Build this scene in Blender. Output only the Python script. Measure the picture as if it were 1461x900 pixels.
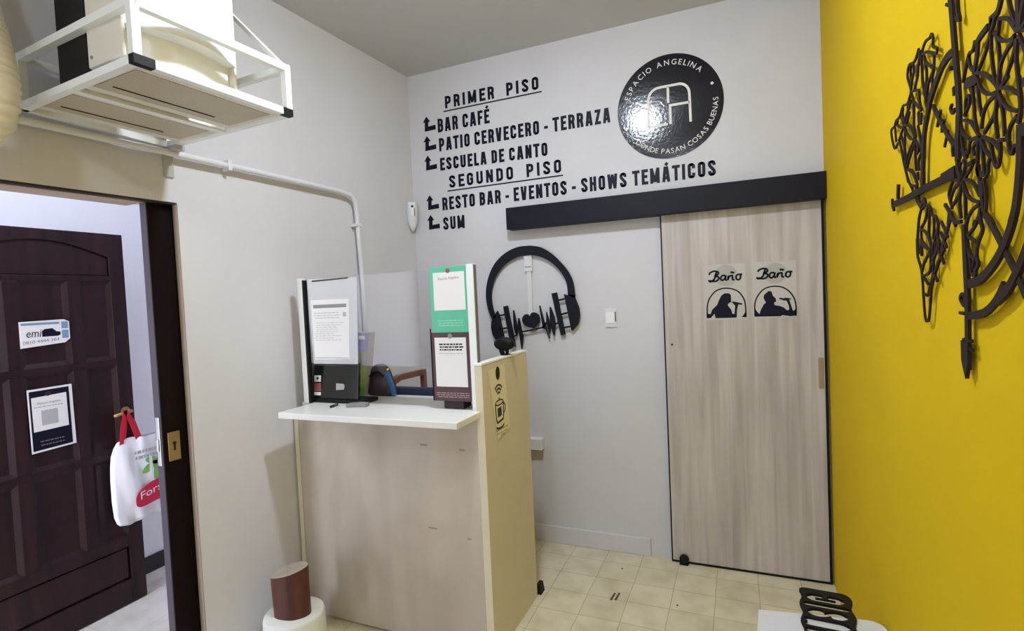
import bpy, bmesh, math, json, random
from mathutils import Vector, Matrix

# ------------------------------------------------------------------ clear
for o in list(bpy.data.objects): bpy.data.objects.remove(o)
S = bpy.context.scene
COL = S.collection
random.seed(4)

# ------------------------------------------------------------------ camera
CAM = Vector((0.0, -3.17026, 1.58))
R = ((0.91912238, 0.39128346, -0.04594904), (-0.02789738, -0.05169804, -0.99827303), (-0.3929832, 0.91881694, -0.03660105))
cd = bpy.data.cameras.new('camera'); cam = bpy.data.objects.new('camera', cd); COL.objects.link(cam)
rx, ry, rz = Vector(R[0]), -Vector(R[1]), -Vector(R[2])
cam.matrix_world = Matrix(((rx.x, ry.x, rz.x, CAM.x), (rx.y, ry.y, rz.y, CAM.y), (rx.z, ry.z, rz.z, CAM.z), (0, 0, 0, 1)))
cd.sensor_width = 36; cd.sensor_fit = 'HORIZONTAL'; cd.lens = 762.4476 * 36 / 1461
cd.clip_start = 0.02
S.camera = cam

# ------------------------------------------------------------------ light and exposure
S.view_settings.view_transform = 'Standard'; S.view_settings.look = 'None'
S.view_settings.gamma = 1; S.view_settings.use_curve_mapping = False
S.view_settings.exposure = 0.36
W = bpy.data.worlds.new('world'); S.world = W; W.use_nodes = True
W.node_tree.nodes['Background'].inputs[0].default_value = (0.86, 0.92, 1.0, 1)
W.node_tree.nodes['Background'].inputs[1].default_value = 1.0

def lamp(name, typ, loc, power, color, size=0.05, rot=(0, 0, 0), sy=None):
    l = bpy.data.lights.new(name, typ); l.energy = power; l.color = color
    if typ == 'AREA':
        l.size = size
        if sy: l.shape = 'RECTANGLE'; l.size_y = sy
    else: l.shadow_soft_size = size
    o = bpy.data.objects.new(name, l); o.location = loc; o.rotation_euler = rot; COL.objects.link(o); return o
lamp('room_lamp', 'POINT', (-0.72, -1.62, 3.02), 22, (0.82, 0.90, 1.0), 0.06)
lamp('room_lamp_down', 'AREA', (-0.72, -1.62, 3.06), 17, (0.82, 0.90, 1.0), 0.14)
lamp('room_fill_rear', 'POINT', (-0.55, -3.75, 2.9), 24, (0.82, 0.89, 1.0), 0.08)  # added fill behind the camera, evens out the ceiling lamp's falloff
lamp('hall_fill_top', 'AREA', (-2.52, -1.9, 2.80), 7, (0.88, 0.92, 1.0), 0.5, (0, 0, 0), 1.6)  # added fill under the hall ceiling to brighten the hall, no known lamp
lamp('hall_daylight', 'AREA', (-2.72, -4.2, 1.25), 80, (0.80, 0.84, 1.0), 0.8, (math.radians(90), 0, 0), 2.0)

# ------------------------------------------------------------------ helpers
def lin(c):
    c /= 255.0
    return c / 12.92 if c <= 0.04045 else ((c + 0.055) / 1.055) ** 2.4
def rgb(r, g, b): return (lin(r), lin(g), lin(b), 1)

class NT:
    def __init__(s, name):
        s.m = bpy.data.materials.new(name); s.m.use_nodes = True
        s.t = s.m.node_tree; s.b = s.t.nodes['Principled BSDF']
    def n(s, typ, **k):
        x = s.t.nodes.new(typ)
        for a, v in k.items(): setattr(x, a, v)
        return x
    def l(s, a, b): s.t.links.new(a, b)

def mat(name, col, rough=0.6, metal=0.0, var=0.06, scale=6.0, bump=0.0, bscale=60.0, stretch=(1, 1, 1), spec=0.5, coat=0.0):
    """plain procedural surface: a base colour with a little noise of its own and an optional fine relief"""
    k = NT(name); b = k.b
    b.inputs['Roughness'].default_value = rough; b.inputs['Metallic'].default_value = metal
    b.inputs['Specular IOR Level'].default_value = spec; b.inputs['Coat Weight'].default_value = coat
    tc = k.n('ShaderNodeTexCoord'); mp = k.n('ShaderNodeMapping'); mp.inputs['Scale'].default_value = stretch
    k.l(tc.outputs['Object'], mp.inputs[0])
    nz = k.n('ShaderNodeTexNoise'); nz.inputs['Scale'].default_value = scale; nz.inputs['Detail'].default_value = 4
    k.l(mp.outputs[0], nz.inputs['Vector'])
    cr = k.n('ShaderNodeValToRGB')
    lo = [max(0, c * (1 - var)) for c in col[:3]]; hi = [min(1, c * (1 + var)) for c in col[:3]]
    cr.color_ramp.elements[0].color = (*lo, 1); cr.color_ramp.elements[1].color = (*hi, 1)
    cr.color_ramp.elements[0].position = .3; cr.color_ramp.elements[1].position = .7
    k.l(nz.outputs['Fac'], cr.inputs[0]); k.l(cr.outputs[0], b.inputs['Base Color'])
    if bump:
        n2 = k.n('ShaderNodeTexNoise'); n2.inputs['Scale'].default_value = bscale; n2.inputs['Detail'].default_value = 3
        k.l(mp.outputs[0], n2.inputs['Vector'])
        bp = k.n('ShaderNodeBump'); bp.inputs['Strength'].default_value = bump; bp.inputs['Distance'].default_value = .01
        k.l(n2.outputs['Fac'], bp.inputs['Height']); k.l(bp.outputs[0], b.inputs['Normal'])
    return k.m

def mat_wood(name, dark, light, scale=(22, 22, 1.2), rough=0.5, detail=6, spec=0.4, blot=0.0):
    k = NT(name); b = k.b; b.inputs['Roughness'].default_value = rough; b.inputs['Specular IOR Level'].default_value = spec
    tc = k.n('ShaderNodeTexCoord'); mp = k.n('ShaderNodeMapping'); mp.inputs['Scale'].default_value = scale
    k.l(tc.outputs['Object'], mp.inputs[0])
    nz = k.n('ShaderNodeTexNoise'); nz.inputs['Scale'].default_value = 1.0; nz.inputs['Detail'].default_value = detail; nz.inputs['Distortion'].default_value = .5
    k.l(mp.outputs[0], nz.inputs['Vector'])
    cr = k.n('ShaderNodeValToRGB'); cr.color_ramp.elements[0].color = dark; cr.color_ramp.elements[1].color = light
    cr.color_ramp.elements[0].position = .36; cr.color_ramp.elements[1].position = .62
    k.l(nz.outputs['Fac'], cr.inputs[0])
    if blot:
        n2 = k.n('ShaderNodeTexNoise'); n2.inputs['Scale'].default_value = 1.0; n2.inputs['Detail'].default_value = 2
        m2 = k.n('ShaderNodeMapping'); m2.inputs['Scale'].default_value = (9, 9, 1.6); k.l(tc.outputs['Object'], m2.inputs[0]); k.l(m2.outputs[0], n2.inputs['Vector'])
        c2 = k.n('ShaderNodeValToRGB'); c2.color_ramp.elements[0].color = (1 - blot, 1 - blot * 1.05, 1 - blot * 1.1, 1); c2.color_ramp.elements[1].color = (1, 1, 1, 1)
        c2.color_ramp.elements[0].position = .38; c2.color_ramp.elements[1].position = .58
        k.l(n2.outputs['Fac'], c2.inputs[0])
        mx = k.n('ShaderNodeMixRGB', blend_type='MULTIPLY'); mx.inputs[0].default_value = 1
        k.l(cr.outputs[0], mx.inputs[1]); k.l(c2.outputs[0], mx.inputs[2]); k.l(mx.outputs[0], b.inputs['Base Color'])
    else: k.l(cr.outputs[0], b.inputs['Base Color'])
    bp = k.n('ShaderNodeBump'); bp.inputs['Strength'].default_value = .08; k.l(nz.outputs['Fac'], bp.inputs['Height']); k.l(bp.outputs[0], b.inputs['Normal'])
    return k.m

def mat_tiles(name, c1, c2, grout, bw, bh, off, mortar=0.003, rough=0.45):
    k = NT(name); b = k.b; b.inputs['Roughness'].default_value = rough
    tc = k.n('ShaderNodeTexCoord'); mp = k.n('ShaderNodeMapping'); mp.inputs['Location'].default_value = (off[0], off[1], 0)
    k.l(tc.outputs['Object'], mp.inputs[0])
    # joints wander a little, as hand-laid tiles do
    nw = k.n('ShaderNodeTexNoise'); nw.inputs['Scale'].default_value = 5; k.l(tc.outputs['Object'], nw.inputs['Vector'])
    ad = k.n('ShaderNodeMixRGB', blend_type='LINEAR_LIGHT'); ad.inputs[0].default_value = .006
    k.l(mp.outputs[0], ad.inputs[1]); k.l(nw.outputs['Color'], ad.inputs[2])
    br = k.n('ShaderNodeTexBrick'); br.offset = 0; br.squash = 1
    br.inputs['Scale'].default_value = 1; br.inputs['Brick Width'].default_value = bw; br.inputs['Row Height'].default_value = bh
    br.inputs['Mortar Size'].default_value = mortar; br.inputs['Mortar Smooth'].default_value = .6
    br.inputs['Color1'].default_value = c1; br.inputs['Color2'].default_value = c2; br.inputs['Mortar'].default_value = grout
    k.l(ad.outputs[0], br.inputs['Vector'])
    nz = k.n('ShaderNodeTexNoise'); nz.inputs['Scale'].default_value = 7; nz.inputs['Detail'].default_value = 6
    k.l(tc.outputs['Object'], nz.inputs['Vector'])
    cr = k.n('ShaderNodeValToRGB'); cr.color_ramp.elements[0].color = (.84, .82, .76, 1); cr.color_ramp.elements[1].color = (1, 1, 1, 1)
    cr.color_ramp.elements[0].position = .33; cr.color_ramp.elements[1].position = .56
    k.l(nz.outputs['Fac'], cr.inputs[0])
    mx = k.n('ShaderNodeMixRGB', blend_type='MULTIPLY'); mx.inputs[0].default_value = 1
    k.l(br.outputs['Color'], mx.inputs[1]); k.l(cr.outputs[0], mx.inputs[2]); k.l(mx.outputs[0], b.inputs['Base Color'])
    return k.m

def mat_clear(name, tint=(1, 1, 1, 1), gloss=0.04, gl_rough=0.02):
    """thin clear plastic: see-through with a weak mirror reflection"""
    k = NT(name); t = k.t; t.nodes.remove(k.b); out = t.nodes['Material Output']
    tr = k.n('ShaderNodeBsdfTransparent'); tr.inputs[0].default_value = tint
    gl = k.n('ShaderNodeBsdfGlossy'); gl.inputs['Roughness'].default_value = gl_rough
    fr = k.n('ShaderNodeFresnel'); fr.inputs[0].default_value = 1.25
    mt = k.n('ShaderNodeMath', operation='MULTIPLY_ADD'); mt.inputs[1].default_value = 1.0; mt.inputs[2].default_value = gloss
    k.l(fr.outputs[0], mt.inputs[0])
    mx = k.n('ShaderNodeMixShader'); k.l(mt.outputs[0], mx.inputs[0]); k.l(tr.outputs[0], mx.inputs[1]); k.l(gl.outputs[0], mx.inputs[2])
    k.l(mx.outputs[0], out.inputs['Surface']); return k.m

def mat_film(name, col, opacity, rough=0.35):
    """translucent plastic sleeve or thin bag"""
    k = NT(name); k.b.inputs['Base Color'].default_value = col; k.b.inputs['Roughness'].default_value = rough
    k.b.inputs['Alpha'].default_value = opacity; return k.m

def mat_mesh(name, col, hole, pitch):
    """perforated sheet: a fine grid of dark holes"""
    k = NT(name); b = k.b; b.inputs['Roughness'].default_value = .5
    tc = k.n('ShaderNodeTexCoord'); ch = k.n('ShaderNodeTexVoronoi'); ch.inputs['Scale'].default_value = 1 / pitch; ch.inputs['Randomness'].default_value = 0.0
    k.l(tc.outputs['Object'], ch.inputs['Vector'])
    cr = k.n('ShaderNodeValToRGB'); cr.color_ramp.elements[0].color = hole; cr.color_ramp.elements[1].color = col
    cr.color_ramp.elements[0].position = .34; cr.color_ramp.elements[1].position = .46
    k.l(ch.outputs['Distance'], cr.inputs[0]); k.l(cr.outputs[0], b.inputs['Base Color']); return k.m

M = dict(
    wall=mat('white_wall_paint', rgb(211, 210, 217), .75, var=.025, scale=3, bump=.06, bscale=35, spec=.25),
    hallwall=mat('hall_wall_paint', rgb(226, 226, 232), .8, var=.02, scale=3, spec=.2),
    ceil=mat('ceiling_paint', rgb(205, 205, 206), .85, var=.02, scale=2, spec=.2),
    yellow=mat('yellow_wall_paint', (0.66, 0.44, 0.004, 1), .7, var=.03, scale=2.5, bump=.05, bscale=40, spec=.12),
    tile=mat_tiles('cream_floor_tiles', rgb(224, 216, 190), rgb(216, 208, 180), rgb(184, 172, 142), .2065, .185, (.364 + .2065 * 20, .146 + .185 * 40)),
    hallfloor=mat_tiles('pale_hall_tiles', rgb(214, 208, 202), rgb(208, 202, 196), rgb(188, 180, 174), .4, .4, (8, 8)),
    black=mat('black_painted_board', rgb(16, 13, 20), .5, var=.1, spec=.25),
    navy=mat('navy_vinyl', rgb(14, 13, 36), .5, var=.08, spec=.2),
    navyframe=mat('blackish_navy_board', rgb(15, 15, 30), .55, var=.1, spec=.25),
    mdf=mat('dark_stained_board', rgb(38, 25, 23), .6, var=.15, scale=30, spec=.2),
    white=mat('white_enamel', rgb(236, 238, 238), .35, var=.015),
    plastic=mat('white_plastic', rgb(220, 221, 228), .4, var=.015),
    greyplastic=mat('grey_plastic', rgb(176, 176, 176), .45, var=.03),
    laminate=mat('white_laminate', rgb(232, 232, 228), .3, var=.015),
    panel=mat_wood('scuffed_white_board', rgb(184, 173, 160), rgb(200, 190, 178), (3, 3, 2), .45, 5, .4, .07),
    side=mat('cream_laminate', rgb(212, 204, 178), .5, var=.03, scale=4),
    doorwood=mat_wood('pale_grey_oak', rgb(182, 174, 170), rgb(202, 196, 193), (26, 26, 1.1), .5, 7, .3, .14),
    brown=mat_wood('dark_mahogany', rgb(30, 14, 18), rgb(46, 24, 27), (18, 18, 1.5), .4, 6, .3),
    darkleaf=mat_wood('blackish_wood', rgb(16, 8, 8), rgb(24, 12, 12), (20, 20, 1.2), .6, 6, .1),
    greyedge=mat('grey_wood_edge', rgb(112, 104, 108), .5, var=.08),
    brass=mat('aged_brass', rgb(176, 152, 104), .35, .8, var=.1),
    steel=mat('brushed_steel', rgb(190, 190, 192), .3, .9, var=.05),
    paper=mat('white_paper', rgb(232, 230, 230), .8, var=.01),
    cream=mat('cream_paper', rgb(230, 222, 192), .7, var=.02),
    ink=mat('black_ink', rgb(26, 22, 24), .6, var=.05),
    greyink=mat('grey_ink', rgb(140, 138, 140), .7, var=.05),
    greyink2=mat('pale_grey_ink', rgb(176, 178, 180), .7, var=.03),
    bluegrey=mat('blue_grey_ink', rgb(120, 150, 180), .6, var=.05),
    green=mat('mint_green_card', rgb(92, 186, 150), .4, var=.03),
    maroon=mat('dark_maroon_card', rgb(74, 48, 50), .4, var=.04),
    palegreen=mat('pale_green_ink', rgb(150, 214, 188), .5, var=.02),
    pink=mat('pale_pink_ink', rgb(180, 150, 150), .5, var=.02),
    badge=mat('red_grey_badge', rgb(150, 78, 78), .5, var=.1),
    red=mat('red_plastic', rgb(196, 20, 48), .4, var=.05),
    bagwhite=mat_film('white_bag_plastic', rgb(240, 240, 244), .93, .35),
    leaf=mat('green_print', rgb(128, 186, 96), .5, var=.15, scale=30),
    redprint=mat('red_print', rgb(196, 26, 66), .45, var=.05),
    glossblack=mat('glossy_black_plastic', rgb(20, 24, 23), .14, var=.1, spec=.6),
    dullblack=mat('matt_black_plastic', rgb(11, 11, 13), .55, var=.1, spec=.25),
    clear=mat_clear('clear_acrylic', (.985, .99, .99, 1), .004),
    sleeve=mat_film('plastic_sleeve', rgb(226, 230, 234), .55, .2),
    redwood=mat_wood('red_brown_log', rgb(56, 23, 15), rgb(84, 38, 26), (14, 14, 2), .4, 6, .5),
    logtop=mat('grey_cut_wood', rgb(160, 148, 134), .6, var=.12, scale=20),
    stone=mat('white_concrete', rgb(222, 224, 216), .7, var=.03, scale=8, bump=.1),
    meshgrill=mat_mesh('perforated_filter', rgb(196, 186, 164), rgb(96, 82, 60), .006),
    beige=mat('beige_enamel', rgb(222, 216, 204), .4, var=.02),
    hose=mat('white_duct_plastic', rgb(226, 220, 204), .4, var=.03),
    chairwood=mat_wood('reddish_chair_wood', rgb(92, 56, 46), rgb(126, 82, 66), (20, 20, 2), .4, 5, .5),
    navyfabric=mat('navy_upholstery', rgb(42, 50, 78), .8, var=.1, scale=60),
    bluefab=mat('blue_fabric', rgb(50, 100, 150), .7, var=.1, scale=60),
    maroonbag=mat('dark_brown_cloth', rgb(58, 42, 48), .7, var=.12, scale=30),
    purple=mat('lilac_print', rgb(150, 146, 184), .4, var=.05),
    lime=mat('lime_print', rgb(168, 182, 78), .4, var=.08),
    grassgreen=mat('grass_green_print', rgb(110, 172, 70), .4, var=.08),
    tanprint=mat('tan_print', rgb(172, 160, 146), .4, var=.05),
    keys=mat('grey_metal', rgb(150, 148, 142), .35, .6, var=.1),
    greycirc=mat('grey_print', rgb(176, 174, 172), .6, var=.02),
    signpaper=mat('matt_sign_paper', rgb(196, 192, 191), .75, var=.01),
    scuff=mat('tan_scuff', rgb(150, 134, 118), .7, var=.1),
    dirt=mat('dark_scuff', rgb(86, 70, 54), .7, var=.2),
    leafedge=mat('dark_grey_wood_edge', rgb(66, 60, 66), .6, var=.08, spec=.2),
    revealshade=mat('beige_reveal_shade', rgb(158, 140, 124), .7, var=.05, spec=.2),  # reveal's shade put into a beige; also colours the handle slot
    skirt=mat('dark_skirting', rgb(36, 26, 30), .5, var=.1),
    tablewhite=mat('white_table_laminate', rgb(216, 218, 224), .35, var=.01),
)
# glossy vinyl disc with a hammered surface
k = NT('hammered_navy_vinyl'); k.b.inputs['Base Color'].default_value = rgb(14, 13, 30); k.b.inputs['Roughness'].default_value = .13; k.b.inputs['Specular IOR Level'].default_value = .5
tc = k.n('ShaderNodeTexCoord'); nz = k.n('ShaderNodeTexNoise'); nz.inputs['Scale'].default_value = 60; nz.inputs['Detail'].default_value = 2
k.l(tc.outputs['Object'], nz.inputs['Vector']); bp = k.n('ShaderNodeBump'); bp.inputs['Strength'].default_value = .15; bp.inputs['Distance'].default_value = .004
k.l(nz.outputs['Fac'], bp.inputs['Height']); k.l(bp.outputs[0], k.b.inputs['Normal']); M['disc'] = k.m

def link(name, bm, m, parent=None, smooth=False, mats=None):
    me = bpy.data.meshes.new(name); bmesh.ops.recalc_face_normals(bm, faces=bm.faces[:]); bm.to_mesh(me); bm.free()
    for x in (mats or [m]): me.materials.append(x)
    if smooth:
        for p in me.polygons: p.use_smooth = True
    o = bpy.data.objects.new(name, me); COL.objects.link(o)
    if parent is not None:
        o.parent = parent; o.matrix_parent_inverse = parent.matrix_world.inverted()
    return o
def tag(o, label, cat, group=None):
    o['label'] = label; o['category'] = cat
    if group: o['group'] = group
    return o
def thing(name, loc, label, cat, group=None):
    o = bpy.data.objects.new(name, None); o.empty_display_size = .05; o.location = loc; COL.objects.link(o)
    o.matrix_world = Matrix.Translation(loc)
    return tag(o, label, cat, group)
def struct(name, bm, m, smooth=False):
    o = link(name, bm, m, smooth=smooth); o['kind'] = 'structure'; return o

# frames: map (u, v, w) onto a surface; u along it, v up, w out of it
def frame(o, u, w, v=(0, 0, 1)):
    o, u, v, w = Vector(o), Vector(u).normalized(), Vector(v).normalized(), Vector(w).normalized()
    return lambda a, b, c=0.0: o + u * a + v * b + w * c
T3 = math.radians(3)
LD = Vector((-math.sin(T3), -math.cos(T3), 0)); LN = Vector((math.cos(T3), -math.sin(T3), 0)); LO = Vector((-2.055, 0, 0))
def LW(s, z, off=0.0): return LO + LD * s + LN * off + Vector((0, 0, z))     # left wall
def BW(x, z, off=0.0): return Vector((x, -off, z))                           # back wall
YX = .412
def YW(u, z, off=0.0): return Vector((YX - off, -u, z))                      # yellow wall
ID = lambda a, b, c=0.0: Vector((a, b, c))

def hexa(bm, P, mi=0):
    v = [bm.verts.new(p) for p in P]; fs = []
    for f in ((0, 1, 2, 3), (4, 5, 6, 7), (0, 1, 5, 4), (1, 2, 6, 5), (2, 3, 7, 6), (3, 0, 4, 7)):
        fc = bm.faces.new([v[i] for i in f]); fc.material_index = mi; fs.append(fc)
    return v, fs
def boxf(bm, F, a0, a1, b0, b1, c0, c1, bev=0.0, mi=0, seg=2):
    P = [F(a0, b0, c0), F(a1, b0, c0), F(a1, b1, c0), F(a0, b1, c0), F(a0, b0, c1), F(a1, b0, c1), F(a1, b1, c1), F(a0, b1, c1)]
    v, fs = hexa(bm, P, mi)
    if bev:
        es = list({e for f in fs for e in f.edges}); bmesh.ops.bevel(bm, geom=es, offset=bev, segments=seg, profile=.5, affect='EDGES')
def box(bm, x0, x1, y0, y1, z0, z1, bev=0.0, mi=0, seg=2): boxf(bm, ID, x0, x1, y0, y1, z0, z1, bev, mi, seg)
def prism(bm, F, pts, c0, c1, mi=0):
    a = [bm.verts.new(F(p[0], p[1], c0)) for p in pts]; b = [bm.verts.new(F(p[0], p[1], c1)) for p in pts]; n = len(pts)
    fs = [bm.faces.new(a[::-1]), bm.faces.new(b)]
    for f in fs: f.normal_update()
    for i in range(n): fs.append(bm.faces.new((a[i], a[(i + 1) % n], b[(i + 1) % n], b[i])))
    for f in fs: f.material_index = mi
    bmesh.ops.triangulate(bm, faces=fs[:2])
def ribbon(bm, F, pts, w, c0, c1, closed=False, mi=0):
    pts = [Vector(p) for p in pts]
    q = [pts[0]]
    for p in pts[1:]:
        if (p - q[-1]).length > 1e-5: q.append(p)
    if closed and (q[0] - q[-1]).length < 1e-5: q.pop()
    pts = q; n = len(pts)
    if n < 2: return
    L, Rr = [], []
    for i, p in enumerate(pts):
        d0 = (p - pts[i - 1]).normalized() if (i > 0 or closed) else None
        d1 = (pts[(i + 1) % n] - p).normalized() if (i < n - 1 or closed) else None
        if d0 is None: d0 = d1
        if d1 is None: d1 = d0
        t = d0 + d1
        t = t.normalized() if t.length > 1e-4 else d0
        nn = Vector((-t.y, t.x)); k_ = max(.6, abs(nn.dot(Vector((-d0.y, d0.x)))))
        L.append(p + nn * (w / 2 / k_)); Rr.append(p - nn * (w / 2 / k_))
    V = [[bm.verts.new(F(x.x, x.y, c)) for x in A] for c in (c0, c1) for A in (L, Rr)]
    m = n if closed else n - 1
    for i in range(m):
        j = (i + 1) % n
        for f in ((V[0][i], V[0][j], V[1][j], V[1][i]), (V[2][i], V[3][i], V[3][j], V[2][j]), (V[0][i], V[2][i], V[2][j], V[0][j]), (V[1][i], V[1][j], V[3][j], V[3][i])):
            bm.faces.new(f).material_index = mi
    if not closed:
        for i in (0, n - 1): bm.faces.new((V[0][i], V[1][i], V[3][i], V[2][i])).material_index = mi
def smooth2(pts, n=5, closed=False):
    P = [Vector(p) for p in pts]; out = []; N = len(P)
    for i in range(N if closed else N - 1):
        if closed: a, b, c, d = P[i - 1], P[i], P[(i + 1) % N], P[(i + 2) % N]
        else: a, b, c, d = P[max(i - 1, 0)], P[i], P[i + 1], P[min(i + 2, N - 1)]
        for k_ in range(n):
            t = k_ / n
            out.append(.5 * ((2 * b) + (c - a) * t + (2 * a - 5 * b + 4 * c - d) * t * t + (3 * b - a - 3 * c + d) * t ** 3))
    if not closed: out.append(P[-1])
    return out
def circ(cx, cy, r, n=48, ry=None, a0=0, a1=360):
    full = abs(a1 - a0) >= 360; m = n if full else n + 1
    return [(cx + r * math.cos(math.radians(a0 + (a1 - a0) * i / n)), cy + (ry or r) * math.sin(math.radians(a0 + (a1 - a0) * i / n))) for i in range(m)]
def tube(bm, path, r, n=12, square=False, caps=True):
    """round or square bar along a 3D path; r may be one radius or one per point"""
    P = [Vector(p) for p in path]; N = len(P); rings = []
    rs = r if isinstance(r, (list, tuple)) else [r] * N
    if square: n = 4
    up = Vector((0, 0, 1)); prev = None
    for i, p in enumerate(P):
        t = (P[min(i + 1, N - 1)] - P[max(i - 1, 0)]).normalized()
        if prev is None:
            a = up if abs(t.z) < .9 else Vector(LN)
            x = (a - t * a.dot(t)).normalized()
        else:
            x = (prev - t * prev.dot(t)).normalized()
        prev = x; y = t.cross(x)
        ph = math.pi / 4 if square else 0; k_ = rs[i] * (math.sqrt(2) if square else 1)
        rings.append([bm.verts.new(p + (x * math.cos(ph + 2 * math.pi * j / n) + y * math.sin(ph + 2 * math.pi * j / n)) * k_) for j in range(n)])
    for i in range(N - 1):
        for j in range(n): bm.faces.new((rings[i][j], rings[i][(j + 1) % n], rings[i + 1][(j + 1) % n], rings[i + 1][j]))
    if caps: bm.faces.new(rings[0][::-1]); bm.faces.new(rings[-1])
def lathe(bm, c, prof, n=32, sx=1.0, sy=1.0, axis=None):
    """surface of revolution about z through c (or about 'axis'); prof is (radius, height) pairs"""
    rings = []
    for r, h in prof:
        ring = []
        for j in range(n):
            a = 2 * math.pi * j / n; v = Vector((r * sx * math.cos(a), r * sy * math.sin(a), h))
            if axis is not None: v = axis @ v
            ring.append(bm.verts.new(Vector(c) + v))
        rings.append(ring)
    for i in range(len(rings) - 1):
        for j in range(n): bm.faces.new((rings[i][j], rings[i][(j + 1) % n], rings[i + 1][(j + 1) % n], rings[i + 1][j]))
    bm.faces.new(rings[0][::-1]); bm.faces.new(rings[-1])
def NB(): return bmesh.new()
def pairs(a): return [(a[i] / 1000, a[i + 1] / 1000) for i in range(0, len(a), 2)]

# ---------------- lettering: condensed capitals drawn as strokes of one width
def arcpts(cx, cy, rx_, ry_, a0, a1, n=5): return [(cx + rx_ * math.cos(math.radians(a0 + (a1 - a0) * i / n)), cy + ry_ * math.sin(math.radians(a0 + (a1 - a0) * i / n))) for i in range(n + 1)]
def glyph(ch, h):
    """(advance width, strokes) for cap height 1; h = half a stroke"""
    w = .40; a, b, lo, hi = h, w - h, h, 1 - h; q = .13
    def cor(x, y, sx, sy):      # rounded corner at (x, y); sx, sy point inward
        return x + sx * q, y + sy * q
    tl = arcpts(a + q, hi - q, q, q, 180, 90); tr = arcpts(b - q, hi - q, q, q, 90, 0); br_ = arcpts(b - q, lo + q, q, q, 0, -90); bl = arcpts(a + q, lo + q, q, q, 270, 180)
    base = {'Á': 'A', 'É': 'E'}.get(ch, ch); S_ = []
    if base == 'A': w = .44; S_ = [[(h, 0), (w / 2 - h * .35, 1)], [(w - h, 0), (w / 2 + h * .35, 1)], [(.10, .26), (w - .10, .26)]]
    elif base == 'B': S_ = [[(a, 0), (a, 1)], [(a, hi)] + arcpts(b - q - .01, hi - q, q, q, 90, 0) + arcpts(b - q - .01, .52 + q, q, q, 0, -90) + [(a, .52)], [(a, .52)] + arcpts(b - q, .52 - q, q, q, 90, 0) + br_ + [(a, lo)]]
    elif base == 'C': S_ = [[(b, .64)] + tr[::-1] + tl[::-1] + bl[::-1] + br_[::-1] + [(b, .36)]]
    elif base == 'D': S_ = [[(a, 0), (a, 1)], [(a, hi)] + tr + br_ + [(a, lo)]]
    elif base == 'E': w = .35; S_ = [[(a, 0), (a, 1)], [(a, hi), (w, hi)], [(a, .52), (w - .04, .52)], [(a, lo), (w, lo)]]
    elif base == 'F': w = .34; S_ = [[(a, 0), (a, 1)], [(a, hi), (w, hi)], [(a, .5), (w - .04, .5)]]
    elif base == 'G': S_ = [[(b, .64)] + tr[::-1] + tl[::-1] + bl[::-1] + br_[::-1] + [(b, .5), (w / 2, .5)]]
    elif base == 'H': S_ = [[(a, 0), (a, 1)], [(b, 0), (b, 1)], [(a, .52), (b, .52)]]
    elif base == 'I': w = 2 * h; S_ = [[(h, 0), (h, 1)]]
    elif base == 'L': w = .33; S_ = [[(a, 0), (a, 1)], [(a, lo), (w, lo)]]
    elif base == 'M': w = .52; S_ = [[(h, 0), (h, 1)], [(w - h, 0), (w - h, 1)], [(h, 1), (w / 2, .08)], [(w - h, 1), (w / 2, .08)]]
    elif base == 'N': w = .42; S_ = [[(h, 0), (h, 1)], [(w - h, 0), (w - h, 1)], [(h, 1), (w - h, 0)]]
    elif base == 'O': S_ = [tl + tr + br_ + bl + [tl[0]]]
    elif base == 'P': S_ = [[(a, 0), (a, 1)], [(a, hi)] + tr + arcpts(b - q, .44 + q, q, q, 0, -90) + [(a, .44)]]
    elif base == 'R': S_ = [[(a, 0), (a, 1)], [(a, hi)] + tr + arcpts(b - q, .48 + q, q, q, 0, -90) + [(a, .48)], [(b - .12, .48), (b - .02, .38), (b + .01, 0)]]
    elif base == 'S': S_ = [[(b, .68)] + tr[::-1] + tl[::-1] + [(a, .70), (a + .04, .60), (b - .04, .40), (b, .30)] + br_ + bl + [(a, .32)]]
    elif base == 'T': w = .38; S_ = [[(w / 2, 0), (w / 2, 1)], [(0, hi), (w, hi)]]
    elif base == 'U': S_ = [[(a, 1)] + bl[::-1] + br_[::-1] + [(b, 1)]]
    elif base == 'V': w = .42; S_ = [[(h, 1), (w / 2 - h * .35, 0)], [(w - h, 1), (w / 2 + h * .35, 0)]]
    elif base == 'W': w = .58; S_ = [[(h, 1), (w * .27, 0)], [(w * .27, 0), (w / 2, .95)], [(w / 2, .95), (w * .73, 0)], [(w * .73, 0), (w - h, 1)]]
    elif base == 'Z': w = .36; S_ = [[(.02, hi), (w - h, hi), (h, lo), (w - .01, lo)]]
    elif base == '-': w = .22; S_ = [[(0, .42), (w, .42)]]
    elif base == ' ': w = .16
    if ch in 'ÁÉ': S_.append([(w / 2 - .02, 1.07), (w / 2 + .08, 1.24)])
    return w, S_
def caps_line(bm, F, text, x0, x1, z0, z1, cap, t, c0, c1, gap=.10, space=1.0):
    h = t / 2 / cap; x = 0; items = []
    for ch in text:
        w, S_ = glyph(ch, h)
        if ch == ' ': w *= space
        items.append((x, S_)); x += w + gap
    tot = x - gap; k_ = (x1 - x0) / (tot * cap)
    n_ = 0
    for xo, S_ in items:
        for s in S_:
            n_ += 1
            pts = [(x0 + (xo + px_) * cap * k_, z0 + (z1 - z0) * ((xo + px_) / tot) + pz * cap) for px_, pz in s]
            ribbon(bm, F, pts, t, c0, c1 + .00008 * (n_ % 7))
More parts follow.
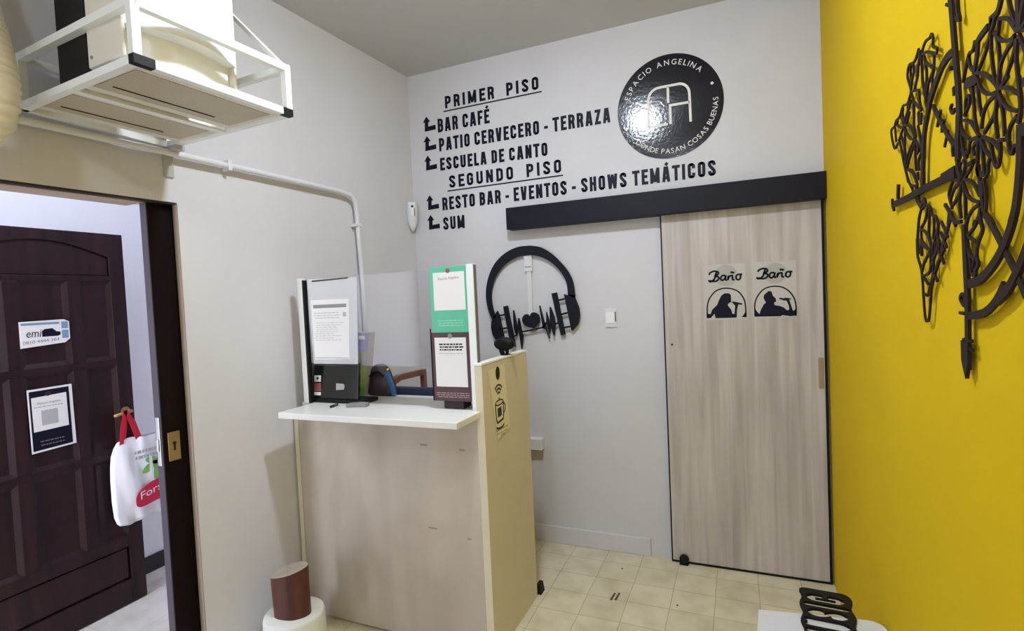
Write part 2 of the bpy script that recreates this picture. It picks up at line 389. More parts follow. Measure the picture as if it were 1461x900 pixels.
# ---------------- lettering from Blender's own built-in typeface, as flat shapes with a thickness
def font_polys(text):
    cu = bpy.data.curves.new('t', 'FONT'); cu.body = text; cu.size = 1; cu.resolution_u = 3
    o = bpy.data.objects.new('t', cu); COL.objects.link(o)
    dg = bpy.context.evaluated_depsgraph_get(); dg.update()
    me = bpy.data.meshes.new_from_object(o.evaluated_get(dg)); vs = [v.co.copy() for v in me.vertices]; fs = [list(p.vertices) for p in me.polygons]
    bpy.data.objects.remove(o); bpy.data.curves.remove(cu); bpy.data.meshes.remove(me); return vs, fs
def font_line(bm, F, text, x0, x1, z0, cap, c=.0, z1=None, shear=0.0, mi=0):
    vs, fs = font_polys(text)
    if not vs: return
    ax, bx = min(v.x for v in vs), max(v.x for v in vs); H = .73
    q = []
    for v in vs:
        t = (v.x - ax) / (bx - ax); q.append(bm.verts.new(F(x0 + (x1 - x0) * t + shear * v.y / H * cap, z0 + ((z1 or z0) - z0) * t + v.y / H * cap, c)))
    for f in fs:
        try: bm.faces.new([q[i] for i in f]).material_index = mi
        except ValueError: pass
def font_ring(bm, F, text, cx, cz, r, a0, a1, cap, c, inside=False):
    """letters on a circle from angle a0 to a1; inside=True keeps the tops toward the centre"""
    adv = [font_adv(ch) for ch in text]; tot = sum(adv); pos = 0
    for ch, ad in zip(text, adv):
        mid = pos + ad / 2; pos += ad
        if ch == ' ': continue
        an = math.radians(a0 + (a1 - a0) * mid / tot); vs, fs = font_polys(ch)
        ux = (-math.sin(an), math.cos(an)) if inside else (math.sin(an), -math.cos(an)); uy = (-math.cos(an), -math.sin(an)) if inside else (math.cos(an), math.sin(an))
        mx = (min(v.x for v in vs) + max(v.x for v in vs)) / 2; q = []
        for v in vs:
            X, Y = (v.x - mx) / .73 * cap, (v.y / .73 - .5) * cap
            q.append(bm.verts.new(F(cx + r * math.cos(an) + ux[0] * X + uy[0] * Y, cz + r * math.sin(an) + ux[1] * X + uy[1] * Y, c)))
        for f in fs:
            try: bm.faces.new([q[i] for i in f])
            except ValueError: pass
def font_adv(ch):
    if ch == ' ': return .34
    vs, _ = font_polys(ch); return max(v.x for v in vs) - min(v.x for v in vs) + .13
def fine_print(bm, F, x0, x1, zt, zb, rows, c, seed=1, fill=.75, thick=.45):
    """lines of print too small to read: broken bars"""
    rr = random.Random(seed); st = (zt - zb) / rows
    for i in range(rows):
        z = zt - st * (i + .5); x = x0 + rr.uniform(0, .08) * (x1 - x0); e = x1 - rr.uniform(0, 1 - fill) * (x1 - x0)
        while x < e:
            w = min(rr.uniform(.05, .16) * (x1 - x0), e - x)
            v = [bm.verts.new(F(*p, c)) for p in ((x, z - st * thick / 2), (x + w, z - st * thick / 2), (x + w, z + st * thick / 2), (x, z + st * thick / 2))]
            bm.faces.new(v); x += w + .018 * (x1 - x0) + .001

DATA = json.loads('''{"bano_l":[[-156,1617,-150,1608,-138,1610,-125,1624,-119,1645,-114,1657],[-153,1645,-146,1657,-126,1664,-107,1659,-106,1647,-126,1638],[-126,1638,-106,1632,-105,1619,-118,1609,-136,1609,-150,1614],[-71,1638,-86,1637,-94,1623,-87,1612,-73,1621,-67,1639],[-67,1639,-70,1617,-62,1611],[-54,1636,-58,1611],[-58,1614,-49,1632,-35,1634,-34,1615,-24,1612],[-44,1651,-36,1654,-31,1650,-24,1653],[7,1640,-11,1637,-16,1620,-6,1611,5,1619,7,1638,15,1638]],"bano_r":[[84,1619,92,1611,105,1614,117,1627,123,1646,127,1659],[91,1648,99,1658,118,1664,135,1659,136,1647,116,1639],[116,1639,136,1634,137,1621,124,1611,107,1611,92,1616],[169,1639,154,1638,146,1624,154,1612,168,1622,173,1640],[173,1640,170,1618,178,1613],[187,1637,182,1612],[182,1615,191,1633,205,1635,206,1617,216,1614],[195,1651,203,1654,209,1651,216,1653],[245,1640,229,1638,223,1621,233,1613,244,1620,246,1638,255,1639]],"wom":[-172,1407,-171,1442,-163,1431,-151,1430,-142,1454,-116,1479,-107,1502,-94,1529,-76,1541,-54,1540,-45,1531,-44,1493,-60,1483,-62,1474,-45,1451,-40,1429,-30,1427,-25,1471,-40,1489,-40,1495,-21,1492,12,1482,10,1475,-9,1477,-16,1450,-19,1407,-50,1406,-126,1406,-131,1430,-141,1419,-152,1407],"womc":[6,1409,20,1427,30,1448,30,1407],"man":[71,1409,73,1459,78,1442,93,1423,101,1446,116,1474,126,1482,115,1508,118,1524,141,1544,154,1541,160,1518,173,1503,176,1487,165,1481,167,1468,190,1463,209,1455,226,1438,235,1442,234,1462,224,1489,209,1491,189,1500,191,1507,210,1502,221,1505,251,1498,237,1494,242,1474,252,1437,259,1437,270,1453,269,1410,240,1407,204,1414,193,1408],"archl":[-169,1407,-167,1472,-155,1514,-125,1552,-93,1566,-65,1568,-34,1562,-4,1544,19,1507,26,1469,27,1410],"archr":[72,1410,72,1472,84,1513,111,1549,141,1564,171,1567,204,1561,236,1539,259,1502,267,1461,266,1408],"shl":[-177,1700,30,1699,35,1398,-183,1396],"shr":[66,1702,272,1698,271,1403,62,1401],"cl":[-67,1638,-9,1637,-69,1575],"cr":[174,1636,229,1634,173,1574],"H":{"lcup":[-1444,1490,-1464,1463,-1491,1422,-1496,1377,-1486,1331,-1458,1289,-1420,1257,-1395,1259,-1429,1457],"lbar":[-1403,1515,-1370,1519,-1326,1257,-1361,1252],"lr":[[-1434,1456,-1389,1463],[-1421,1371,-1377,1377],[-1408,1286,-1363,1293]],"lw":[[-1336,1488,-1328,1488,-1308,1373,-1315,1329,-1320,1329,-1336,1374],[-1320,1329,-1315,1329,-1297,1418,-1300,1438,-1306,1409],[-1302,1438,-1295,1437,-1272,1319,-1284,1239,-1289,1239,-1305,1373]],"ll":[-1341,1320,-1318,1329],"hl":[-1278,1350,-1206,1361,-1206,1361,-1135,1375],"heart":[-1207,1371,-1252,1386,-1272,1408,-1274,1435,-1258,1457,-1237,1459,-1221,1447,-1219,1456,-1206,1469,-1182,1468,-1160,1450,-1156,1419,-1171,1395,-1196,1371,-1207,1371],"rw":[[-1157,1511,-1149,1511,-1127,1414,-1095,1308,-1100,1303,-1119,1361,-1138,1370],[-1112,1470,-1108,1470,-1090,1404,-1086,1369,-1096,1326,-1114,1405],[-1088,1500,-1080,1500,-1058,1438,-1054,1395,-1064,1321,-1070,1325,-1090,1404]],"rl":[[-1058,1393,-1039,1400],[-1140,1370,-1111,1405]],"rbar":[-1072,1584,-1036,1589,-992,1329,-1023,1323],"rcup":[-992,1576,-967,1569,-927,1571,-919,1545,-899,1494,-895,1442,-908,1392,-945,1351,-954,1354],"rr":[[-1029,1540,-984,1548],[-1015,1453,-970,1462],[-1003,1370,-953,1378]],"ringo":[-1486,1431,-1512,1505,-1522,1597,-1502,1697,-1452,1789,-1379,1851,-1295,1885,-1218,1890,-1181,1886,-1126,1872,-1063,1832,-1003,1772,-956,1709,-928,1640,-921,1546],"ringi":[-1455,1449,-1474,1504,-1483,1586,-1465,1667,-1425,1737,-1363,1792,-1288,1825,-1221,1832,-1193,1830,-1138,1816,-1079,1786,-1027,1739,-989,1686,-969,1633,-967,1569]},"C":{"pole":[[21,1821,2139,1829,2097,1839,2033,1853,1954],[21,1853,1955,1858,1905,1857,1889],[24,1857,1893,1854,1865,1848,1841,1849,1806],[14,1847,1809,1851,1785,1865,1764],[17,1875,1677,1879,1601,1886,1529],[20,1877,1651,1885,1572,1886,1493,1884,1398],[8,1870,1521,1852,1534,1863,1543,1875,1537,1872,1518],[7,1848,1506,1874,1505],[6,1864,1454,1876,1456],[6,1896,1455,1904,1454],[6,1859,1439,1876,1440],[6,1893,1440,1908,1437],[7,1799,2129,1814,2120],[8,1857,2114,1859,2087,1867,2067,1851,2080]],"ring":[[20,1841,2020,1805,2023,1769,2016,1736,2000,1707,1982,1680,1963],[20,1687,1968,1669,1942,1651,1919,1639,1886,1633,1844,1627,1802],[20,1631,1834,1631,1808,1628,1782],[20,2102,1793,2102,1772,2101,1751],[20,2102,1783,2101,1754,2093,1710,2082,1677,2069,1658],[20,2078,1668,2055,1637,2023,1609,1985,1586,1945,1570,1896,1563]],"ringo":[[20,2137,1640,2120,1617,2089,1582,2053,1552,2014,1533],[18,2042,1562,2010,1533,1962,1511,1894,1502]],"arm":[[20,1375,1785,1539,1783,1644,1785,1833,1782],[9,1356,1803,1358,1784,1374,1769],[18,1422,1832,1414,1794],[20,1757,1788,1833,1790]],"arme":[[24,2094,1797,2140,1793]],"diag":[[15,1971,1684,2003,1656,2037,1623,2082,1579,2112,1543],[14,1965,1687,1988,1673,1999,1662],[12,1706,1954,1757,1903,1790,1871,1830,1838],[7,1753,1931,1747,1922,1731,1902],[7,1774,1904,1763,1896,1759,1882],[7,1795,1878,1784,1865,1772,1849],[11,1809,1709,1780,1676,1744,1635],[11,1761,1639,1723,1610,1677,1567,1652,1540],[7,1772,1730,1793,1711,1829,1679],[7,1744,1697,1764,1680,1783,1660],[7,1740,1675,1757,1659,1776,1639],[6,1725,1642,1759,1606],[6,1690,1592,1716,1569],[8,1769,1730,1804,1705,1826,1683],[9,1796,1711,1787,1687],[9,1809,1698,1834,1686,1859,1685]],"na":[[7,1634,2097,1659,2111,1692,2107,1701,2111,1713,2098,1712,2081,1736,2066,1730,2058,1705,2069,1667,2086,1634,2093],[7,1708,2064,1718,2056,1713,2028,1703,2016,1701,1996,1675,1980],[7,1647,2084,1666,2062,1710,2035],[7,1613,2115,1598,2105,1575,2098,1536,2106,1519,2089,1526,2071,1544,2046,1544,2037],[7,1567,2097,1572,2077,1557,2062,1548,2042],[7,1550,2101,1545,2085,1553,2054],[13,1622,2108,1616,2089,1604,2074,1599,2054],[7,1599,2054,1571,2030],[7,1630,2092,1635,2052,1637,2034,1649,2001,1667,1965],[7,1654,2079,1666,2045,1665,2024,1655,1994],[7,1713,2028,1677,2012,1661,1980],[7,1544,2037,1604,2022,1612,2000,1620,1967],[7,1548,2034,1569,2006,1609,1979],[7,1544,2037,1526,2017,1513,2007],[7,1531,2027,1514,2017,1472,2024,1444,2006,1406,2005,1391,1994,1356,1993,1368,1959,1391,1935,1420,1941,1439,1941],[7,1395,1990,1404,1950],[7,1547,2016,1491,1983,1477,1971,1430,1946],[7,1476,2019,1470,2001,1490,1979],[7,1425,2002,1419,1991,1455,1974,1481,1972,1473,1986,1457,2000],[7,1562,2013,1568,1984,1566,1949,1579,1918],[7,1533,1992,1507,1974,1485,1971],[7,1485,1971,1535,1957,1561,1932,1568,1917,1533,1927,1501,1950,1485,1968],[13,1601,1972,1607,1942],[13,1622,1964,1617,1937],[7,1603,2005,1626,1969],[7,1596,1941,1612,1910,1621,1877,1598,1860,1597,1834],[7,1571,1916,1600,1887,1584,1877],[7,1439,1941,1455,1915,1471,1883,1490,1855,1509,1823],[7,1489,1960,1486,1918,1491,1869],[7,1453,1955,1482,1914,1471,1892],[7,1567,1915,1514,1893,1496,1873],[7,1571,1907,1521,1877,1503,1859],[7,1575,1910,1573,1875,1578,1838],[7,1507,1856,1551,1841,1573,1812],[13,1589,1833,1588,1813],[7,1482,1864,1510,1827,1541,1801,1577,1766,1613,1741],[7,1559,1835,1583,1803,1571,1791],[7,1533,1809,1564,1804,1579,1793],[7,1503,1855,1543,1842,1566,1822],[13,1586,1776,1606,1750,1635,1759,1641,1746]],"sa":[[8,1613,1743,1593,1721,1584,1697,1579,1673,1585,1636],[7,1661,1739,1639,1711,1607,1697],[7,1620,1740,1641,1746,1675,1737,1687,1719,1712,1711,1726,1693,1722,1669,1733,1652,1726,1632],[7,1671,1733,1666,1700,1665,1674,1683,1643],[7,1699,1713,1698,1686,1690,1664],[7,1607,1695,1651,1678,1676,1646],[7,1606,1693,1612,1666,1669,1638],[7,1605,1671,1603,1635],[7,1723,1686,1689,1643],[7,1572,1675,1576,1631,1600,1603,1611,1567,1625,1486,1643,1477,1655,1487,1670,1537,1676,1556,1700,1585],[7,1604,1673,1616,1656,1669,1640],[7,1604,1673,1608,1630],[7,1675,1641,1626,1613,1609,1594],[7,1669,1641,1673,1600,1649,1586,1612,1583],[7,1612,1583,1653,1563],[7,1710,1657,1703,1629,1667,1597],[7,1726,1663,1714,1635,1680,1619],[7,1687,1644,1690,1596,1658,1537],[7,1622,1540,1646,1536]],"af":[[7,1820,1774,1795,1752,1797,1740,1807,1723,1809,1715],[7,1820,1774,1848,1766,1869,1764],[7,1862,1763,1822,1753,1802,1735],[7,1862,1763,1856,1742,1815,1722],[7,1864,1760,1851,1728,1857,1691],[7,1869,1760,1880,1731,1880,1685],[7,1874,1764,1908,1754,1930,1740,1948,1721],[7,1869,1760,1889,1733,1911,1719,1949,1709],[7,1945,1706,1915,1701,1892,1689,1878,1678],[7,1949,1700,1936,1678],[12,1939,1776,1947,1751,1950,1734,1958,1711,1961,1692],[7,1963,1748,1972,1727,1973,1704,1969,1691],[13,1955,1746,1962,1718],[7,1923,1789,1905,1776,1874,1764],[7,1859,1799,1853,1784,1865,1766],[7,1871,1800,1882,1791,1875,1778,1865,1766],[7,1949,1694,1948,1670],[7,1927,1679,1918,1670],[9,1947,1686,1950,1673,1956,1659,1943,1645,1932,1632,1929,1613,1935,1599,1924,1589,1922,1579,1906,1581],[7,1936,1684,1923,1669,1891,1656],[7,1892,1688,1882,1673,1882,1655],[7,1886,1655,1913,1645,1930,1639],[7,1886,1639,1903,1616,1925,1610],[7,1886,1649,1892,1626,1902,1600,1904,1583],[7,1923,1612,1911,1593]],"ea":[[13,2042,2025,2028,2008,2006,2008],[18,2006,2013,2006,1995,2013,2005],[13,1991,2001,1959,1997,1939,1991],[7,1937,2000,1926,1986,1906,1985,1877,1946],[13,1947,1991,1942,1971,1928,1943],[7,2000,1991,1982,1965,1945,1941],[7,2002,1990,2001,1955,2012,1907,2017,1896],[7,2020,1979,2029,1950,2032,1921,2026,1893],[7,2013,1982,2040,1957,2073,1945,2085,1947],[7,2031,1996,2064,1981,2080,1964,2092,1949],[7,2027,1972,2031,1987,2034,1994],[7,2065,2014,2074,1989,2089,1960],[13,2096,1999,2098,1967,2096,1947],[10,2117,1989,2107,1968,2102,1948],[7,2133,1958,2113,1949,2098,1947],[7,2132,1937,2104,1945],[7,2098,1942,2115,1918,2132,1902],[7,2085,1941,2056,1933,2036,1920,2028,1894],[7,2091,1939,2078,1916,2048,1889],[7,2093,1938,2089,1909,2096,1869],[7,2103,1934,2118,1909,2123,1877],[7,1906,1985,1912,1963,1933,1945],[13,1897,1942,1928,1937],[7,1937,1942,1969,1930,1996,1913,2017,1896],[13,1933,1942,1940,1922],[15,1888,1936,1932,1928],[7,1941,1935,1960,1905,1991,1887,2017,1882],[7,1988,1918,2014,1897,2027,1883],[13,2028,1904,2025,1867],[7,2062,1892,2031,1883],[7,2031,1883,2061,1875,2083,1861,2095,1854],[7,2027,1878,2044,1856,2067,1839,2095,1828],[9,2095,1880,2099,1856,2102,1830,2094,1809],[17,2111,1866,2136,1860],[7,2024,1878,1987,1874,1967,1861,1958,1837],[7,2025,1874,2012,1847,1970,1827],[7,2022,1871,2015,1840,2022,1805],[7,2031,1868,2043,1835,2046,1802],[7,1919,1925,1926,1889,1930,1861,1941,1835],[7,1944,1917,1951,1882,1959,1860],[7,1910,1925,1923,1907],[7,1886,1879,1887,1905,1896,1914,1907,1909,1905,1896,1881,1882],[7,1876,1875,1908,1864,1933,1842,1949,1826],[7,1862,1870,1875,1850,1907,1832],[7,2092,1822,2069,1813,2059,1798],[13,2059,1803,2059,1791],[8,2046,1796,2025,1799,2031,1778,2028,1768],[7,2062,1790,2064,1777,2073,1768,2081,1778,2091,1777],[7,1949,1826,1924,1829,1906,1827,1899,1807],[7,1945,1824,1919,1813,1927,1799],[7,1947,1823,1940,1805,1940,1785],[7,1953,1822,1961,1797,1962,1780],[7,1957,1821,1973,1797,1991,1782],[7,1961,1823,1992,1806,2003,1778],[7,1969,1819,2003,1805,2025,1787],[7,1866,1854,1870,1832,1883,1802],[13,1869,1825,1883,1808,1897,1813],[8,1841,1842,1820,1840,1822,1819],[7,1819,1922,1811,1917,1823,1904,1834,1910],[10,1828,1954,1830,1937],[8,2029,1801,2031,1777,2022,1759,2011,1763,1999,1784],[7,1995,1782,1983,1770,1983,1757,1971,1750],[13,1939,1776,1943,1762,1971,1755],[7,1961,1801,1964,1781,1967,1757],[13,1888,1813,1887,1800],[8,1923,1789,1891,1787],[7,1941,1822,1940,1792,1937,1773]]}}''')

# ================================================================== THE SETTING
CEIL = 3.11; REAR = -4.85
bm = NB(); box(bm, -2.42, YX + .12, REAR, .12, -.06, 0); struct('floor', bm, M['tile'])
bm = NB(); box(bm, -3.5, -2.42, REAR, 1.0, -.06, -.0005); struct('floor_hall', bm, M['hallfloor'])
bm = NB(); box(bm, -2.42, YX + .12, REAR, .12, CEIL, CEIL + .08); struct('ceiling', bm, M['ceil'])
bm = NB(); box(bm, -3.5, -2.21, REAR, 1.0, 2.86, 2.95); struct('ceiling_hall', bm, M['hallwall'])
# back wall: runs behind the sliding door as well
bm = NB(); box(bm, -2.10, YX + .12, 0, .12, 0, CEIL)
struct('wall_back', bm, M['wall'])
bm = NB(); box(bm, YX, YX + .12, REAR, 0, 0, CEIL); struct('wall_right', bm, M['yellow'])
# left wall, two skins with the slot of the pocket door between them; the opening runs from s = 1.65 to 2.66
F = LW
bm = NB(); SE = 4.86
for a, b, c, d in ((-.02, 1.65, 0, CEIL), (1.65, 2.66, 2.03, CEIL), (2.66, SE, 0, CEIL)):
    boxf(bm, F, a, b, c, d, -.03, 0)
    boxf(bm, F, a, b if b != 1.65 else 1.60, c, d, -.15, -.095)
boxf(bm, F, -.02, SE, 2.5, CEIL, -.095, -.03)
struct('wall_left', bm, M['wall'])
bm = NB(); boxf(bm, F, 1.650, 1.6535, 0, 2.03, -.03, -.0005); boxf(bm, F, 1.765, 2.66, 2.021, 2.03, -.15, -.032); struct('reveal_shade_strip', bm, M['revealshade'])  # beige strips on the doorway reveal, its shade put into their colour
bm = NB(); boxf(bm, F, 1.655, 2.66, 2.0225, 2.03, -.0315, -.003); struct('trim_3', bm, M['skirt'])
# rear wall with the shop-front opening behind the camera
bm = NB(); box(bm, -2.42, -1.75, REAR - .12, REAR, 0, CEIL); box(bm, .15, YX + .12, REAR - .12, REAR, 0, CEIL); box(bm, -1.75, .15, REAR - .12, REAR, 2.55, CEIL)
struct('wall_rear', bm, M['wall'])
bm = NB(); box(bm, -3.5, -3.36, REAR, 1.0, 0, 2.9); struct('wall_hall', bm, M['hallwall'])
bm = NB(); box(bm, -3.5, -2.1, .8, .95, 0, 2.9); struct('wall_hall_end', bm, M['hallwall'])
bm = NB(); box(bm, -3.36, -3.345, -4.8, .8, 0, .10, .003); struct('baseboard_hall', bm, M['skirt'])
bm = NB(); box(bm, -2.04, -.525, -.016, 0, 0, .108, .004); struct('baseboard_back', bm, M['wall'])

# ================================================================== COUNTER
ct = thing('reception_counter', (-1.54, -.87, 0), 'white reception counter with clear screen in the left corner of the room', 'counter')
def lwx(y): return -2.055 + math.tan(T3) * y      # x of the left wall at a given y
XL = lwx(-1.13) + .012; XS = -1.021; YF = -1.132
bm = NB(); box(bm, XL + .028, XS - .036, YF, YF + .018, .012, 1.06, .001); o = link('front_panel', bm, M['panel'], ct); o['label'] = 'scuffed greyish front board'
FPn = lambda a, z, c: Vector((a, YF - c, z))
for x, z, w in ((-1.335, .925, .02), (-1.14, .915, .016), (-1.31, .545, .024), (-1.125, .52, .010)):
    bm = NB(); prism(bm, FPn, [(x - w, z - .003), (x + w, z - .004), (x + w * .8, z + .003), (x - w * .9, z + .004)], .0001, .0005); link('scuff_mark', bm, M['scuff'], o)
bm = NB(); box(bm, XL, XL + .026, YF - .004, YF + .05, .0, 1.06, .002); link('corner_strip', bm, M['side'], ct)
bm = NB(); box(bm, XS - .036, XS, YF - .006, -.613, .0, 1.287, .002); o = link('side_panel', bm, M['side'], ct)
bm = NB(); box(bm, XS - .038, XS + .001, YF - .008, -.612, 1.287, 1.299, .003); link('edge_cap', bm, M['white'], o)
bm = NB(); box(bm, -1.985, -1.04, YF - .21, YF + .03, 1.062, 1.09, .003); link('ledge', bm, M['laminate'], ct)
bm = NB(); box(bm, XL + .03, XS - .04, YF + .03, -.84, 1.062, 1.088, .002); link('worktop', bm, M['laminate'], ct)
bm = NB(); box(bm, XL + .03, XS - .04, -1.09, -.86, .52, .545, .002); link('shelf', bm, M['side'], ct)
bm = NB(); box(bm, -2.03, -2.002, YF + .0, YF + .028, 1.09, 1.715, .002); a = link('post', bm, M['white'], ct)
bm = NB(); box(bm, -2.0015, -1.988, YF + .004, YF + .024, 1.09, 1.705, .001); link('channel', bm, M['dullblack'], a)
bm = NB(); box(bm, -1.078, -1.044, YF + .0, YF + .028, 1.09, 1.725, .002); a = link('post', bm, M['white'], ct)
bm = NB(); box(bm, -1.044, -1.040, YF + .004, YF + .024, 1.30, 1.722, .001); link('channel', bm, M['greyedge'], a)
bm = NB(); box(bm, -1.988, -1.078, YF + .012, YF + .016, 1.28, 1.712); link('acrylic_screen', bm, M['clear'], ct)

# ================================================================== SLIDING DOOR OF THE TOILET
dr = thing('sliding_door', (0, -.015, 0), 'pale grey oak sliding door with two toilet signs beside the yellow wall', 'door')
bm = NB(); box(bm, -.398, .392, -.030, -.003, .012, 2.0, .002); link('door_panel', bm, M['doorwood'], dr)
bm = NB(); box(bm, -.405, -.3985, -.032, -.002, .010, 2.0, .001); link('edge_band', bm, M['dullblack'], dr)
bm = NB(); box(bm, .3925, .403, -.032, -.002, .010, 2.0, .001); link('edge_band', bm, M['dullblack'], dr)
bm = NB(); box(bm, -.405, .403, -.0325, -.002, .002, .0115, .001); link('edge_band', bm, M['dullblack'], dr)
bm = NB(); box(bm, .362, .386, -.0335, -.030, 1.03, 1.19, .0015); a = link('recessed_handle', bm, M['brass'], dr)
bm = NB(); box(bm, .367, .381, -.0343, -.0334, 1.04, 1.18); link('handle_slot', bm, M['revealshade'], a)
bm = NB(); prism(bm, frame((0, -.030, 0), (1, 0, 0), (0, -1, 0)), circ(-.362, 1.262, .006, 12), 0, .001); link('screw_hole', bm, M['ink'], dr)
g = thing('door_guide', (-.335, -.05, 0), 'black round floor guide at the foot of the pale sliding door', 'door guide')
ax = Matrix.Rotation(math.radians(90), 3, 'X')
bm = NB(); lathe(bm, (-.335, -.036, .032), [(.012, 0), (.024, .002), (.026, .008), (.026, .018), (.022, .024), (.010, .026)], 20, axis=ax); link('roller', bm, M['dullblack'], g, True)
bm = NB(); box(bm, -.36, -.312, -.06, -.036, 0, .008, .002); link('base_plate', bm, M['dullblack'], g)
bm = NB(); box(bm, -1.327, YX - .002, -.092, -.002, 1.994, 2.128, .002)
o = link('door_track_cover', bm, M['navyframe']); tag(o, 'long black box covering the track above the sliding door', 'track cover')

# ================================================================== WALL LETTERING
def vinyl(name, label, text, x0, x1, z0, cap, t, z1=None, under=None, gap=.08, space=.75):
    bm = NB(); caps_line(bm, BW, text, x0, x1, z0, z1 or z0, cap, t, .0003, .0016, gap, space)
    if under: boxf(bm, BW, under[0], under[1], under[2] - .004, under[2] + .004, .0003, .0016)
    o = link(name, bm, M['navy']); return tag(o, label, 'wall lettering', 'vinyl lettering on the back wall')
vinyl('wall_lettering', 'underlined black lettering reading PRIMER PISO high on the back wall', 'PRIMER PISO', -1.776, -1.101, 2.846, .080, .0165, under=(-1.784, -1.088, 2.829), gap=.075, space=2.4)
vinyl('wall_lettering', 'black wall lettering reading BAR CAFÉ under the first heading', 'BAR CAFÉ', -1.836, -1.449, 2.698, .090, .0165)
vinyl('wall_lettering', 'long black wall lettering reading PATIO CERVECERO - TERRAZA', 'PATIO CERVECERO - TERRAZA', -1.833, -.668, 2.572, .086, .0165)
vinyl('wall_lettering', 'black wall lettering reading ESCUELA DE CANTO', 'ESCUELA DE CANTO', -1.833, -1.064, 2.444, .083, .0165, z1=2.434)
vinyl('wall_lettering', 'underlined black lettering reading SEGUNDO PISO in the middle of the wall text', 'SEGUNDO PISO', -1.774, -.977, 2.320, .082, .0165, under=(-1.784, -.973, 2.302), gap=.075, space=2.4)
vinyl('wall_lettering', 'black wall lettering reading RESTO BAR - EVENTOS - SHOWS TEMÁTICOS above the track cover', 'RESTO BAR - EVENTOS - SHOWS TEMÁTICOS', -1.831, -.100, 2.177, .086, .0165, z1=2.188)
vinyl('wall_lettering', 'short black wall lettering reading SUM, lowest line of the wall text', 'SUM', -1.832, -1.664, 2.045, .086, .0165)
for (tx, tz), what in (((-1.919, 2.817), 'BAR CAFÉ'), ((-1.922, 2.687), 'PATIO CERVECERO'), ((-1.924, 2.556), 'ESCUELA DE CANTO'), ((-1.924, 2.289), 'RESTO BAR'), ((-1.925, 2.155), 'SUM')):
    bm = NB(); P = [(-.001, .002), (.027, -.035), (.013, -.036), (.011, -.067), (.068, -.063), (.068, -.094), (-.018, -.097), (-.014, -.036), (-.029, -.036)]
    prism(bm, BW, [(tx + a, tz + b) for a, b in P], .0003, .0016)
    tag(link('wall_arrow', bm, M['navy']), 'black bent arrow pointing up beside the words ' + what, 'arrow', 'arrow decals on the back wall')

# round emblem
em = thing('round_wall_emblem', (-.338, -.005, 2.602), 'glossy black round emblem with white letters high on the back wall', 'sign')
EX, EZ, ER = -.338, 2.603, .288
bm = NB(); prism(bm, BW, circ(EX, EZ, ER, 96), .0003, .003); link('disc', bm, M['disc'], em)
bm = NB(); f = lambda *p: ribbon(bm, BW, p, .0135, .003, .0040)
f((-.452, 2.512), (-.450, 2.655), *[(x, z) for x, z in arcpts(-.390, 2.658, .058, .058, 175, 95)], (-.339, 2.7165), (-.285, 2.7165), *arcpts(-.282, 2.657, .056, .060, 85, 5), (-.225, 2.61), (-.224, 2.500))
f((-.340, 2.714), (-.340, 2.622)); f((-.331, 2.503), (-.331, 2.607), (-.226, 2.607)); f((-.4585, 2.506), (-.346, 2.506))
link('monogram', bm, M['paper'], em)
bm = NB(); font_ring(bm, BW, 'ESPACIO ANGELINA', EX, EZ, .244, 163, 41, .031, .0036); link('ring_lettering', bm, M['paper'], em)
bm = NB(); font_ring(bm, BW, 'DONDE PASAN COSAS BUENAS', EX, EZ, .246, 222, 362, .029, .0036, inside=True)
link('ring_lettering', bm, M['paper'], em)
for an in (20, 200): bm = NB(); prism(bm, BW, circ(EX + .246 * math.cos(math.radians(an)), EZ + .246 * math.sin(math.radians(an)), .008, 14), .003, .0038); link('dot', bm, M['paper'], em)

# ================================================================== HEADPHONES
H = DATA['H']
hp = thing('headphone_wall_art', (-1.21, -.02, 1.35), 'black cut-out headphones with heart and sound wave on the back wall', 'wall art')
FB = lambda a, b, c: BW(a, b, c); h0, h1 = .022, .030
bm = NB(); prism(bm, FB, smooth2(pairs(H['ringo']), 4) + smooth2(pairs(H['ringi']), 4)[::-1], h0, h1); link('headband', bm, M['navyframe'], hp)
for c_, b_, r_ in (('lcup', 'lbar', 'lr'), ('rcup', 'rbar', 'rr')):
    bm = NB(); prism(bm, FB, pairs(H[c_]), h0, h1); cup = link('ear_cup', bm, M['navyframe'], hp)
    bm = NB(); prism(bm, FB, pairs(H[b_]), h0, h1); link('ear_pad', bm, M['navyframe'], hp)
    bm = NB()
    for q in H[r_]: ribbon(bm, FB, pairs(q), .011, h0, h1)
    link('rung', bm, M['navyframe'], cup)
bm = NB()
for q in H['lw'] + H['rw']: prism(bm, FB, pairs(q), h0, h1)
for q in H['rl'] + [H['ll'], H['hl']]: ribbon(bm, FB, pairs(q), .010, h0, h1)
link('sound_wave', bm, M['navyframe'], hp)
bm = NB(); prism(bm, FB, smooth2(pairs(H['heart'])[:-1], 4, True), h0, h1); link('heart', bm, M['navyframe'], hp)
for sx, sz in ((-1.50, 1.58), (-.94, 1.56), (-1.22, 1.86)):
    bm = NB(); prism(bm, FB, circ(sx, sz, .006, 10), 0, h0); link('spacer', bm, M['navyframe'], hp)

